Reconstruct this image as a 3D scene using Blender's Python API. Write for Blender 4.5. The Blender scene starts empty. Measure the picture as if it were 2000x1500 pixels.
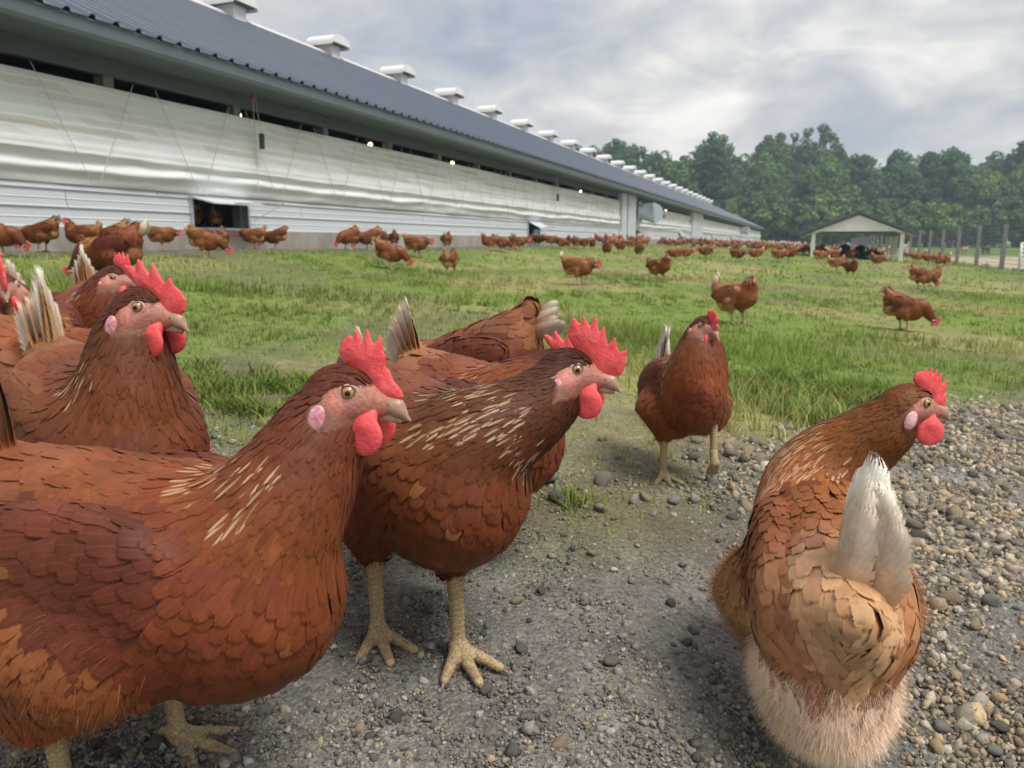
import bpy, math, random, time
import numpy as np
from mathutils import Matrix, Vector

# ------------------------------------------------------------------ camera, sky, sun, exposure
scene = bpy.context.scene
PITCH = math.atan(277 / 1500)
CAM_H = 0.42
cam_data = bpy.data.cameras.new("camera")
cam = bpy.data.objects.new("camera", cam_data)
scene.collection.objects.link(cam)
scene.camera = cam
cam.location = (0, 0, CAM_H)
cam.rotation_euler = (math.pi / 2 - PITCH, 0, 0)
cam_data.sensor_width = 36
cam_data.lens = 27
cam_data.clip_start = 0.02
cam_data.clip_end = 3000
cam_data.dof.use_dof = True
cam_data.dof.focus_distance = 0.68
cam_data.dof.aperture_fstop = 15

SUN_EL, SUN_AZ = math.radians(60), math.radians(-40)      # azimuth measured from +X towards +Y
world = bpy.data.worlds.new("World")
scene.world = world
world.use_nodes = True
wn, wl = world.node_tree.nodes, world.node_tree.links
wn.clear()
w_out = wn.new("ShaderNodeOutputWorld")
w_bg = wn.new("ShaderNodeBackground"); w_bg.inputs[1].default_value = 0.1
sky = wn.new("ShaderNodeTexSky"); sky.sky_type = 'NISHITA'; sky.sun_disc = False
sky.sun_elevation = SUN_EL
sky.sun_rotation = math.pi / 2 - SUN_AZ
geo = wn.new("ShaderNodeTexCoord")
sep = wn.new("ShaderNodeSeparateXYZ"); wl.new(geo.outputs["Generated"], sep.inputs[0])
def wmath(op, a, b=None, clamp=False):
    n = wn.new("ShaderNodeMath"); n.operation = op; n.use_clamp = clamp
    for i, v in enumerate((a, b)):
        if v is None: continue
        if isinstance(v, (int, float)): n.inputs[i].default_value = v
        else: wl.new(v, n.inputs[i])
    return n.outputs[0]
zz = wmath('ADD', wmath('MAXIMUM', sep.outputs[2], 0.0), 0.30)
cx = wmath('DIVIDE', sep.outputs[0], zz); cy = wmath('DIVIDE', sep.outputs[1], zz)
comb_ = wn.new("ShaderNodeCombineXYZ"); wl.new(cx, comb_.inputs[0]); wl.new(cy, comb_.inputs[1])
def wnoise(scale, detail, rough, off, dist=0.0):
    mp = wn.new("ShaderNodeMapping"); mp.inputs[1].default_value = off
    wl.new(comb_.outputs[0], mp.inputs[0])
    n = wn.new("ShaderNodeTexNoise"); n.inputs["Scale"].default_value = scale
    n.inputs["Detail"].default_value = detail; n.inputs["Roughness"].default_value = rough
    n.inputs["Distortion"].default_value = dist
    wl.new(mp.outputs[0], n.inputs[0]); return n.outputs[0]
def wramp(fac, stops):
    r = wn.new("ShaderNodeValToRGB"); wl.new(fac, r.inputs[0])
    e = r.color_ramp.elements
    e[0].position, e[0].color = stops[0][0], (*stops[0][1], 1)
    e[1].position, e[1].color = stops[-1][0], (*stops[-1][1], 1)
    for p_, c_ in stops[1:-1]:
        k = e.new(p_); k.color = (*c_, 1)
    r.color_ramp.interpolation = 'B_SPLINE'
    return r.outputs[0]
big = wnoise(1.15, 6, 0.55, (22.5, 11.1, 0), 0.45)
fine = wnoise(3.4, 9, 0.62, (26.5, 12.4, 0), 0.6)
mixn = wmath('ADD', wmath('MULTIPLY', big, 0.62), wmath('MULTIPLY', fine, 0.38))
cloud01 = wramp(mixn, [(0.38, (0.30, 0.36, 0.46)), (0.45, (0.45, 0.48, 0.54)), (0.51, (0.58, 0.59, 0.61)),
                       (0.565, (0.76, 0.75, 0.73)), (0.64, (1.0, 0.975, 0.92))])
cscale = wn.new("ShaderNodeVectorMath"); cscale.operation = 'SCALE'; cscale.inputs[3].default_value = 9.2
wl.new(cloud01, cscale.inputs[0]); cloud = cscale.outputs[0]
warm = wmath('POWER', wmath('SUBTRACT', 1.0, wmath('MAXIMUM', sep.outputs[2], 0.0), True), 9.0)
warmmix = wn.new("ShaderNodeMixRGB"); warmmix.inputs[2].default_value = (7.6, 7.1, 6.7, 1)
wl.new(wmath('MULTIPLY', warm, 0.6), warmmix.inputs[0]); wl.new(cloud, warmmix.inputs[1])
gap = wmath('MULTIPLY', wmath('SUBTRACT', 0.46, big), 5.0, True)
gapmix = wn.new("ShaderNodeMixRGB"); wl.new(wmath('MULTIPLY', gap, 0.2), gapmix.inputs[0])
wl.new(warmmix.outputs[0], gapmix.inputs[1]); wl.new(sky.outputs[0], gapmix.inputs[2])
wl.new(gapmix.outputs[0], w_bg.inputs[0]); wl.new(w_bg.outputs[0], w_out.inputs[0])

sun_data = bpy.data.lights.new("sun", 'SUN')
sun_data.energy = 2.9; sun_data.angle = math.radians(26); sun_data.color = (1.0, 0.95, 0.88)
sun = bpy.data.objects.new("sun", sun_data); scene.collection.objects.link(sun)
sdir = Vector((math.cos(SUN_EL) * math.cos(SUN_AZ), math.cos(SUN_EL) * math.sin(SUN_AZ), math.sin(SUN_EL)))
sun.rotation_euler = (-sdir).to_track_quat('-Z', 'Y').to_euler()
sun.location = (0, 0, 60)

vs = scene.view_settings
vs.view_transform = 'Standard'; vs.look = 'None'; vs.exposure = 0.36; vs.gamma = 1.0
vs.use_curve_mapping = False
scene.cycles.max_bounces = 5
scene.cycles.diffuse_bounces = 3
scene.cycles.glossy_bounces = 2
scene.cycles.transmission_bounces = 3
scene.cycles.transparent_max_bounces = 14
scene.cycles.volume_bounces = 0
scene.cycles.use_denoising = True
scene.cycles.use_adaptive_sampling = True
scene.cycles.adaptive_threshold = 0.02

rng = np.random.default_rng(11)
random.seed(5)
COL = scene.collection
BETA = math.atan(0.3853 * math.cos(PITCH))         # the barn and the fence run this much to the right of straight ahead
UX, UY = math.sin(BETA), math.cos(BETA)
VX, VY = -math.cos(BETA), math.sin(BETA)

# ------------------------------------------------------------------ small helpers
def hash2(ix, iy, seed):
    h = (ix.astype(np.int64) * 374761393 + iy.astype(np.int64) * 668265263 + seed * 1442695041) & 0xffffffff
    h = ((h ^ (h >> 13)) * 1274126177) & 0xffffffff
    h = (h ^ (h >> 16)) & 0xffffff
    return h / float(0xffffff)
def vnoise(x, y, seed=0):
    x = np.asarray(x, float); y = np.asarray(y, float)
    ix = np.floor(x); iy = np.floor(y); fx = x - ix; fy = y - iy
    fx = fx * fx * (3 - 2 * fx); fy = fy * fy * (3 - 2 * fy)
    a = hash2(ix, iy, seed); b = hash2(ix + 1, iy, seed); c = hash2(ix, iy + 1, seed); d = hash2(ix + 1, iy + 1, seed)
    return (a + (b - a) * fx) * (1 - fy) + (c + (d - c) * fx) * fy
def fbm(x, y, seed=0, octv=4):
    s = 0; a = 0.5; t = 0
    for k in range(octv):
        s = s + a * vnoise(np.asarray(x) * 2 ** k + 17.3 * k, np.asarray(y) * 2 ** k + 9.1 * k, seed + k); t += a; a *= 0.5
    return s / t
def sstep(x, a, b):
    t = np.clip((np.asarray(x, float) - a) / (b - a), 0, 1); return t * t * (3 - 2 * t)

def ground_z(x, y):
    """the yard falls gently away from the barn"""
    x = np.asarray(x, float); y = np.asarray(y, float)
    t = x * VX + y * VY
    tc = np.clip(t, -7, 6.2)
    z = 0.056 * (tc - 0.25)
    r = np.hypot(x, y)
    y0 = 2.0 + 0.9 * np.maximum(t - 0.3, 0)
    z = z - 0.14 * sstep((y - y0) / 3.0, 0, 1) * (1 - sstep(t, 4.0, 6.0)) * (1 - sstep(y, 14, 22)) * sstep(t, -6, -3)
    z = z + 0.05 * (fbm(x * 0.35 + 4, y * 0.35, 3, 3) - 0.5) * sstep(r, 1.5, 5)
    z = z - 0.080 * np.exp(-((x - 0.44) / 0.21) ** 2 - ((y - 0.66) / 0.28) ** 2)
    z = z + 0.014 * (fbm(x * 3.1, y * 3.1, 21, 3) - 0.5)
    return z

def mesh_np(name, verts, faces, mat=None, smooth=True, col=None, uv=None):
    """faces: (n,3) or (n,4) int array"""
    verts = np.ascontiguousarray(verts, np.float32); faces = np.ascontiguousarray(faces, np.int32)
    me = bpy.data.meshes.new(name)
    n, k = faces.shape
    me.vertices.add(len(verts)); me.vertices.foreach_set("co", verts.ravel())
    me.loops.add(n * k); me.loops.foreach_set("vertex_index", faces.ravel())
    me.polygons.add(n)
    me.polygons.foreach_set("loop_start", np.arange(0, n * k, k, dtype=np.int32))
    me.polygons.foreach_set("loop_total", np.full(n, k, np.int32))
    if smooth: me.polygons.foreach_set("use_smooth", np.ones(n, bool))
    me.update(calc_edges=True)
    if col is not None:
        c = np.ones((len(verts), 4), np.float32); c[:, :col.shape[1]] = col
        at = me.color_attributes.new("Col", 'FLOAT_COLOR', 'POINT'); at.data.foreach_set("color", c.ravel())
    if uv is not None:
        ul = me.uv_layers.new(name="UVMap")
        ul.data.foreach_set("uv", np.ascontiguousarray(uv, np.float32)[faces.ravel()].ravel())
    if mat is not None: me.materials.append(mat)
    return me
def link(name, me, parent=None, loc=None, rot=None, scale=None):
    o = bpy.data.objects.new(name, me); COL.objects.link(o)
    if parent is not None: o.parent = parent
    if loc is not None: o.location = loc
    if rot is not None: o.rotation_euler = rot
    if scale is not None: o.scale = scale
    return o
def tag(o, label=None, cat=None, group=None, kind=None):
    if label: o["label"] = label
    if cat: o["category"] = cat
    if group: o["group"] = group
    if kind: o["kind"] = kind
    return o
def empty(name, loc=(0, 0, 0), rotz=0, parent=None):
    o = link(name, None, parent, loc, (0, 0, rotz)); o.empty_display_size = 0.1
    return o

class MB:
    """collects simple solids into one mesh"""
    def __init__(s): s.v = []; s.f = []
    def add(s, vs_, fs):
        b = len(s.v); s.v += [tuple(p) for p in vs_]; s.f += [tuple(b + i for i in f) for f in fs]; return s
    def box(s, x0, x1, y0, y1, z0, z1):
        return s.add([(x0, y0, z0), (x1, y0, z0), (x1, y1, z0), (x0, y1, z0), (x0, y0, z1), (x1, y0, z1), (x1, y1, z1), (x0, y1, z1)],
                     [(3, 2, 1, 0), (4, 5, 6, 7), (0, 1, 5, 4), (1, 2, 6, 5), (2, 3, 7, 6), (3, 0, 4, 7)])
    def tube(s, a, b, r0, r1=None, n=8):
        r1 = r0 if r1 is None else r1
        a = Vector(a); b = Vector(b); d = (b - a).normalized()
        q = d.orthogonal().normalized(); w = d.cross(q)
        vs_ = []
        for c, r in ((a, r0), (b, r1)):
            for i in range(n):
                t = 2 * math.pi * i / n
                vs_.append(c + q * (r * math.cos(t)) + w * (r * math.sin(t)))
        fs = [(i, (i + 1) % n, n + (i + 1) % n, n + i) for i in range(n)] + [tuple(range(n - 1, -1, -1)), tuple(range(n, 2 * n))]
        return s.add(vs_, fs)
    def prism(s, pts, axis, a, b):
        """pts: 2D outline (counter-clockwise seen from +axis), swept from a to b along axis"""
        n = len(pts); vs_ = []
        for h in (a, b):
            for p in pts:
                vs_.append((h, p[0], p[1]) if axis == 0 else (p[0], h, p[1]) if axis == 1 else (p[0], p[1], h))
        fs = [(i, (i + 1) % n, n + (i + 1) % n, n + i) for i in range(n)] + [tuple(range(n - 1, -1, -1)), tuple(range(n, 2 * n))]
        return s.add(vs_, fs)
    def mesh(s, name, mat=None, smooth=False, bevel=0):
        me = bpy.data.meshes.new(name); me.from_pydata(s.v, [], s.f); me.update()
        if mat: me.materials.append(mat)
        if smooth:
            me.polygons.foreach_set("use_smooth", np.ones(len(me.polygons), bool))
        return me
    def build(s, name, mat, parent=None, smooth=False):
        return link(name, s.mesh(name, mat, smooth), parent)

# ------------------------------------------------------------------ materials
def new_mat(name):
    m = bpy.data.materials.new(name); m.use_nodes = True
    nt = m.node_tree; b = nt.nodes["Principled BSDF"]
    return m, nt, b
def N(nt, typ, **kw):
    n = nt.nodes.new(typ)
    for k, v in kw.items(): setattr(n, k, v)
    return n
def setin(n, **kw):
    for k, v in kw.items(): n.inputs[k.replace("_", " ")].default_value = v
    return n
def noise_node(nt, scale, detail=4, rough=0.55, coord="Object", vec=None, stretch=None):
    n = N(nt, "ShaderNodeTexNoise"); setin(n, Scale=scale, Detail=detail, Roughness=rough)
    if vec is None:
        tc = N(nt, "ShaderNodeTexCoord"); vec = tc.outputs[coord]
    if stretch:
        mp = N(nt, "ShaderNodeMapping"); mp.inputs["Scale"].default_value = stretch
        nt.links.new(vec, mp.inputs[0]); vec = mp.outputs[0]
    nt.links.new(vec, n.inputs["Vector"]); return n
def ramp(nt, fac, stops):
    r = N(nt, "ShaderNodeValToRGB"); nt.links.new(fac, r.inputs[0]); e = r.color_ramp.elements
    e[0].position, e[0].color = stops[0][0], (*stops[0][1], 1)
    e[1].position, e[1].color = stops[-1][0], (*stops[-1][1], 1)
    for p_, c_ in stops[1:-1]: e.new(p_).color = (*c_, 1)
    return r.outputs[0]
def mixc(nt, fac, a, b, blend='MIX'):
    n = N(nt, "ShaderNodeMixRGB", blend_type=blend)
    for i, v in enumerate((fac, a, b)):
        if isinstance(v, (int, float)): n.inputs[i].default_value = v
        elif isinstance(v, tuple): n.inputs[i].default_value = (*v, 1)
        else: nt.links.new(v, n.inputs[i])
    return n.outputs[0]
def mth(nt, op, a, b=0.0, c=None, clamp=False):
    n = N(nt, "ShaderNodeMath", operation=op, use_clamp=clamp)
    for i, v in enumerate((a, b, c)):
        if v is None: continue
        if isinstance(v, (int, float)): n.inputs[i].default_value = v
        else: nt.links.new(v, n.inputs[i])
    return n.outputs[0]
def bump(nt, b, height, strength=0.5, dist=0.01):
    n = N(nt, "ShaderNodeBump"); n.inputs["Strength"].default_value = strength; n.inputs["Distance"].default_value = dist
    nt.links.new(height, n.inputs["Height"]); nt.links.new(n.outputs[0], b.inputs["Normal"]); return n
def simple_mat(name, c0, c1, scale=6, rough=0.6, metal=0.0, bmp=0.15, bd=0.003, stretch=None, coord="Object", detail=5):
    m, nt, b = new_mat(name)
    n = noise_node(nt, scale, detail, 0.6, coord, stretch=stretch)
    nt.links.new(ramp(nt, n.outputs[0], [(0.3, c0), (0.7, c1)]), b.inputs["Base Color"])
    b.inputs["Roughness"].default_value = rough; b.inputs["Metallic"].default_value = metal
    if bmp: bump(nt, b, n.outputs[0], bmp, bd)
    return m
def col_mat(name, rough=0.6, spec=0.3, nscale=0, nbump=0.0, sheen=0.0, coord="Object", sss=0.0):
    """base colour from the mesh's own colour attribute"""
    m, nt, b = new_mat(name)
    a = N(nt, "ShaderNodeAttribute", attribute_name="Col")
    c = a.outputs["Color"]
    if nscale:
        n = noise_node(nt, nscale, 5, 0.65, coord)
        c = mixc(nt, 1.0, c, ramp(nt, n.outputs[0], [(0.25, (0.7, 0.7, 0.7)), (0.75, (1.25, 1.25, 1.25))]), 'MULTIPLY')
        if nbump: bump(nt, b, n.outputs[0], nbump, 0.002)
    nt.links.new(c, b.inputs["Base Color"])
    b.inputs["Roughness"].default_value = rough; b.inputs["Specular IOR Level"].default_value = spec
    b.inputs["Sheen Weight"].default_value = sheen
    if sss:
        b.inputs["Subsurface Weight"].default_value = sss; b.inputs["Subsurface Radius"].default_value = (0.006, 0.002, 0.0015)
        b.inputs["Subsurface Scale"].default_value = 1.0
    return m

# ------------------------------------------------------------------ rounded solids from distance fields
def unit(v): return v / (np.linalg.norm(v, axis=-1, keepdims=True) + 1e-12)
class Field:
    def __init__(s): s.p = []; s.reg = []; s.flow = []
    def cone(s, a, b, ra, rb, k=0.02, reg='', flow=(0, 0, 0), ring=0):
        s.p.append(('c', np.array(a, np.float32), np.array(b, np.float32), ra, rb, k, ring)); s.reg.append(reg); s.flow.append(flow); return s
    def ell(s, c, r, k=0.02, reg='', flow=(0, 0, 0), rot=None):
        s.p.append(('e', np.array(c, np.float32), np.array(r, np.float32), None if rot is None else np.array(rot, np.float32), 0, k, 0)); s.reg.append(reg); s.flow.append(flow); return s
    def one(s, q, P):
        if q[0] == 'c':
            _, a, b, ra, rb, k, ring = q
            ab = b - a; h = np.clip(((P - a) @ ab) / (ab @ ab), 0, 1)
            d = np.linalg.norm(P - a - h[:, None] * ab, axis=1) - (ra + (rb - ra) * h)
            if ring: d = d - 0.0009 * np.abs(np.sin(h * np.linalg.norm(ab) / ring * math.pi))
            return d
        _, c, r, rot, _, k, _ = q
        X = P - c
        if rot is not None: X = X @ rot          # columns of rot are the ellipsoid's axes
        k0 = np.linalg.norm(X / r, axis=1); k1 = np.linalg.norm(X / (r * r), axis=1) + 1e-9
        return k0 * (k0 - 1) / k1
    def __call__(s, P, per=False):
        P = np.asarray(P, np.float32); D = []; d = None
        for q in s.p:
            e = s.one(q, P)
            if per: D.append(e)
            if d is None: d = e.copy()
            else:
                k = q[5]; h = np.maximum(k - np.abs(d - e), 0) / k
                d = np.minimum(d, e) - h * h * k * 0.25
        return (d, np.array(D)) if per else d
    def grad(s, P, e=0.0008):
        g = np.zeros((len(P), 3))
        for k in ((1, -1, -1), (-1, -1, 1), (-1, 1, -1), (1, 1, 1)):
            kk = np.array(k, float); g += kk * s(P + kk * e)[:, None]
        return unit(g)
    def bounds(s, m=0.012):
        lo = np.full(3, 9.); hi = -lo
        for q in s.p:
            if q[0] == 'c':
                for c, r in ((q[1], q[3]), (q[2], q[4])): lo = np.minimum(lo, c - r); hi = np.maximum(hi, c + r)
            else:
                r = q[2] if q[3] is None else np.full(3, q[2].max()); lo = np.minimum(lo, q[1] - r); hi = np.maximum(hi, q[1] + r)
        return lo - m, hi + m

CORN = [(i, j, k) for i in (0, 1) for j in (0, 1) for k in (0, 1)]
def surface(field, h, lo=None, hi=None, refine=2):
    """surface nets over a distance field -> verts, quads"""
    if lo is None: lo, hi = field.bounds(3 * h)
    n = np.ceil((hi - lo) / h).astype(int) + 1
    ax = [lo[i] + h * np.arange(n[i]) for i in range(3)]
    G = np.stack(np.meshgrid(*ax, indexing='ij'), -1).reshape(-1, 3)
    V = field(G).reshape(n)
    S = V < 0
    c = {q: (V[q[0]:n[0] - 1 + q[0], q[1]:n[1] - 1 + q[1], q[2]:n[2] - 1 + q[2]]) for q in CORN}
    cnt = sum((v < 0).astype(np.int8) for v in c.values())
    act = (cnt > 0) & (cnt < 8)
    idx = np.argwhere(act)
    cv = {q: v[act] for q, v in c.items()}
    pos = np.zeros((len(idx), 3)); num = np.zeros(len(idx))
    for a in CORN:
        for d in range(3):
            if a[d]: continue
            b = tuple(a[i] + (i == d) for i in range(3))
            va, vb = cv[a], cv[b]; cr = (va < 0) != (vb < 0)
            t = np.where(cr, va / np.where(cr, va - vb, 1), 0)
            p = np.array(a, float)[None] + np.eye(3)[d][None] * t[:, None]
            pos += np.where(cr[:, None], p, 0); num += cr
    verts = lo + h * (idx + pos / num[:, None])
    ids = np.full(act.shape, -1, np.int64); ids[act] = np.arange(len(idx))
    quads = []
    for d in range(3):
        e1, e2 = [(1, 2), (2, 0), (0, 1)][d]
        A = S.take(range(0, n[d] - 1), d); B = S.take(range(1, n[d]), d)
        ed = np.argwhere(A != B)
        ok = (ed[:, e1] > 0) & (ed[:, e2] > 0) & (ed[:, e1] < n[e1] - 1) & (ed[:, e2] < n[e2] - 1)
        ed = ed[ok]
        def cell(o1, o2):
            q = ed.copy(); q[:, e1] -= o1; q[:, e2] -= o2; return ids[q[:, 0], q[:, 1], q[:, 2]]
        Q = np.stack([cell(1, 1), cell(0, 1), cell(0, 0), cell(1, 0)], 1)
        flip = ~A[ed[:, 0], ed[:, 1], ed[:, 2]]
        Q[flip] = Q[flip][:, ::-1]
        quads.append(Q)
    quads = np.concatenate(quads); quads = quads[(quads >= 0).all(1)]
    for _ in range(refine):
        verts = verts - field.grad(verts) * np.clip(field(verts), -h, h)[:, None]
    return verts, quads

class PlateField:
    """an outline in the xz plane swelled to a soft plate"""
    def __init__(s, poly, thick, edge, wave=0.0): s.q = np.array(poly, float); s.t = thick; s.e = edge; s.w = wave
    def d2(s, X):
        q = s.q; d = np.full(len(X), 1e9); inside = np.zeros(len(X), bool)
        for i in range(len(q)):
            a = q[i]; b = q[(i + 1) % len(q)]; ab = b - a
            h = np.clip(((X - a) @ ab) / (ab @ ab), 0, 1)
            d = np.minimum(d, np.linalg.norm(X - a - h[:, None] * ab, axis=1))
            c = (a[1] > X[:, 1]) != (b[1] > X[:, 1])
            xi = a[0] + (X[:, 1] - a[1]) / np.where(b[1] == a[1], 1e-9, b[1] - a[1]) * ab[0]
            inside ^= c & (X[:, 0] < xi)
        return np.where(inside, -d, d)
    def __call__(s, P):
        P = np.asarray(P, float); d = s.d2(P[:, (0, 2)])
        y = P[:, 1] + s.w * np.sin(P[:, 0] * 160) * np.clip(P[:, 2] * 30, 0, 1)
        half = s.t * np.clip(0.35 + 0.65 * np.clip(-d / s.e, 0, 1) ** 0.6, 0, 1)
        return np.maximum(d - 0.0004, np.abs(y) - half)
    def grad(s, P, e=0.0008): return Field.grad(s, P, e)
    def bounds(s, m=0.003):
        lo, hi = s.q.min(0) - m, s.q.max(0) + m; w = s.t + s.w + m
        return np.array([lo[0], -w, lo[1]]), np.array([hi[0], w, hi[1]])

# ------------------------------------------------------------------ hen materials
def feather_material():
    m, nt, b = new_mat("feather")
    a = N(nt, "ShaderNodeAttribute", attribute_name="Col")
    uv = N(nt, "ShaderNodeUVMap"); sx = N(nt, "ShaderNodeSeparateXYZ"); nt.links.new(uv.outputs[0], sx.inputs[0])
    u = mth(nt, 'ABSOLUTE', mth(nt, 'SUBTRACT', sx.outputs[0], 0.5)); v = sx.outputs[1]       # u 0 at the shaft, 0.5 at the edge
    # barbs: fine lines running outward and forward from the shaft
    tc = N(nt, "ShaderNodeTexCoord")
    n1 = noise_node(nt, 90, 3, 0.6, vec=tc.outputs["Object"])
    barb = mth(nt, 'SINE', mth(nt, 'ADD', mth(nt, 'MULTIPLY', mth(nt, 'ADD', v, mth(nt, 'MULTIPLY', u, -0.9)), 70.0), mth(nt, 'MULTIPLY', n1.outputs[0], 9.0)))
    barbm = mth(nt, 'ADD', 0.96, mth(nt, 'MULTIPLY', barb, 0.035))
    edge = mth(nt, 'MAXIMUM', mth(nt, 'MULTIPLY', u, 2.0), mth(nt, 'SUBTRACT', mth(nt, 'MULTIPLY', v, 2.2), 1.2))
    rim = mth(nt, 'MULTIPLY', mth(nt, 'SUBTRACT', edge, 0.62), 2.6, clamp=True)
    base = mixc(nt, mth(nt, 'MULTIPLY', rim, 0.30), a.outputs["Color"], mixc(nt, 1.0, a.outputs["Color"], (1.8, 1.95, 1.6), 'MULTIPLY'))
    shaft = mth(nt, 'LESS_THAN', u, 0.035)
    base = mixc(nt, mth(nt, 'MULTIPLY', shaft, 0.12), base, (0.32, 0.16, 0.07))
    streak = mth(nt, 'MULTIPLY', a.outputs["Alpha"], mth(nt, 'MULTIPLY', mth(nt, 'SUBTRACT', 1.0, mth(nt, 'MULTIPLY', mth(nt, 'ADD', u, mth(nt, 'MULTIPLY', n1.outputs[0], 0.15)), 2.7), clamp=True), mth(nt, 'MULTIPLY', mth(nt, 'SUBTRACT', v, 0.08), 1.5, clamp=True)))
    base = mixc(nt, mth(nt, 'MULTIPLY', streak, 1.25, clamp=True), base, (0.62, 0.45, 0.29))
    base = mixc(nt, 1.0, base, ramp(nt, n1.outputs[0], [(0.2, (0.78, 0.78, 0.78)), (0.8, (1.2, 1.2, 1.2))]), 'MULTIPLY')
    n2 = N(nt, "ShaderNodeCombineXYZ")
    for i in range(3): nt.links.new(barbm, n2.inputs[i])
    base = mixc(nt, 1.0, base, n2.outputs[0], 'MULTIPLY')
    nt.links.new(base, b.inputs["Base Color"])
    # the barbs fray along the rim of the vane
    n3 = noise_node(nt, 1300, 2, 0.6, vec=tc.outputs["Object"])
    fray = mth(nt, 'MULTIPLY', mth(nt, 'SUBTRACT', edge, 0.60), 2.5, clamp=True)
    al = mth(nt, 'GREATER_THAN', mth(nt, 'ADD', mth(nt, 'MULTIPLY', n3.outputs[0], 1.0), mth(nt, 'MULTIPLY', barb, 0.10)), mth(nt, 'MULTIPLY', fray, 0.72))
    nt.links.new(al, b.inputs["Alpha"])
    b.inputs["Roughness"].default_value = 0.55; b.inputs["Specular IOR Level"].default_value = 0.2
    bump(nt, b, barb, 0.05, 0.0005)
    return m
M_FEATHER = feather_material()
M_DOWN = col_mat("down", rough=0.8, spec=0.1)
M_SKIN = col_mat("hen_skin", rough=0.5, spec=0.4, nscale=240, nbump=0.7)
def flesh_mat():
    m, nt, b = new_mat("red_flesh")
    n = noise_node(nt, 420, 3, 0.6); n2 = noise_node(nt, 70, 5, 0.65)
    nt.links.new(ramp(nt, n2.outputs[0], [(0.3, (0.72, 0.055, 0.065)), (0.7, (0.90, 0.16, 0.16))]), b.inputs["Base Color"])
    b.inputs["Roughness"].default_value = 0.5; b.inputs["Specular IOR Level"].default_value = 0.3
    b.inputs["Subsurface Weight"].default_value = 0.25; b.inputs["Subsurface Radius"].default_value = (0.004, 0.001, 0.001); b.inputs["Subsurface Scale"].default_value = 1.0
    bump(nt, b, mth(nt, 'ADD', n.outputs[0], n2.outputs[0]), 0.6, 0.0013)
    return m
M_FLESH = flesh_mat()
M_LOBE = simple_mat("earlobe", (0.62, 0.16, 0.22), (0.84, 0.62, 0.64), 170, 0.6, bmp=0.9, bd=0.0016)
M_BEAK = simple_mat("beak_horn", (0.30, 0.16, 0.10), (0.55, 0.36, 0.25), 130, 0.4, bmp=0.25, bd=0.0006, detail=6)
def leg_mat():
    m, nt, b = new_mat("leg_scale")
    tc = N(nt, "ShaderNodeTexCoord"); mp = N(nt, "ShaderNodeMapping"); mp.inputs["Scale"].default_value = (1, 1, 1.5); nt.links.new(tc.outputs["Object"], mp.inputs[0])
    vo = N(nt, "ShaderNodeTexVoronoi", feature='DISTANCE_TO_EDGE'); vo.inputs["Scale"].default_value = 170; nt.links.new(mp.outputs[0], vo.inputs["Vector"])
    n_ = noise_node(nt, 60, 6, 0.65); sp = N(nt, "ShaderNodeSeparateXYZ"); nt.links.new(tc.outputs["Object"], sp.inputs[0])
    mud = mth(nt, 'ADD', mth(nt, 'MULTIPLY', mth(nt, 'SUBTRACT', 0.045, sp.outputs[2]), 14.0, clamp=True), mth(nt, 'MULTIPLY', mth(nt, 'SUBTRACT', n_.outputs[0], 0.55), 4.0))
    c = mixc(nt, mth(nt, 'MULTIPLY', mud, 0.75, clamp=True), (0.46, 0.35, 0.185), (0.23, 0.165, 0.12))
    c = mixc(nt, 1.0, c, ramp(nt, vo.outputs["Distance"], [(0.0, (0.60, 0.54, 0.48)), (0.12, (1.03, 1.02, 1.0))]), 'MULTIPLY')
    nt.links.new(c, b.inputs["Base Color"]); b.inputs["Roughness"].default_value = 0.55
    bump(nt, b, mth(nt, 'ADD', mth(nt, 'MINIMUM', vo.outputs["Distance"], 0.2), mth(nt, 'MULTIPLY', n_.outputs[0], 0.15)), 0.5, 0.002)
    return m
M_LEG = leg_mat()
M_CLAW = simple_mat("claw_horn", (0.10, 0.075, 0.055), (0.36, 0.28, 0.22), 90, 0.45)
M_EYE = col_mat("eye", rough=0.06, spec=0.6)
M_LID = simple_mat("eyelid", (0.50, 0.24, 0.19), (0.68, 0.42, 0.34), 300, 0.5, bmp=0.4, bd=0.0006)

HS = 1.17e-3          # head outlines below are drawn in this unit (about a millimetre)
COMBS = {
 'A': [(3,14),(-4,19),(-7,25),(-5,31),(0,34.5),(3,33),(4.7,38),(6.8,34),(8.3,29),(10,33),(12,38.8),(13.6,33),(15,29),(17.5,31),(20,35.5),(20.6,29),(21.2,25),(22.6,22),(22.4,15),(24.8,13),(27,7),(32,1),(33.5,-3),(30,-5.5),(24,-4),(17,-4),(13,3),(8,9)],
 'B': [(3,12),(-2,20),(-6,27),(-4,36),(-1,41),(2,37),(4.5,36.5),(7,42.5),(10,37),(12,34),(14,38),(16,43.5),(18,35),(19,29),(21,31),(23,35),(24,27),(26,19),(29,22),(32,26),(33,18),(36,14),(41,16),(41,6),(38,-3),(30,-5),(22,-3),(15,0),(11,6)],
 'C': [(6,9),(2,15),(-1.5,21),(0,25.5),(4.4,28.5),(7,27),(9.4,30),(10.4,25.5),(12.6,28),(14.4,31.8),(15.4,24.6),(17.8,26.5),(19.6,30),(19.8,21.5),(22,23),(24.6,26),(25,20),(26,16),(28.3,16.5),(30.8,18.8),(30.6,12),(29,6.5),(31.8,4.5),(31,-1),(31.5,-6),(25,-5),(17,-4),(13,3)],
 'G': [(-3,13),(-11,20),(-16,28),(-18,33.5),(-13,33),(-8,29),(-7,34),(-5,38.5),(-1,33),(3,28),(5.6,25.5),(7.5,30),(9.6,35.5),(13,28),(18,19.5),(21,21),(24,24),(26,18),(32,14),(37,7),(35.5,-2),(30,-5),(21.6,-6),(16,-3),(9,6)],
}
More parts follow.
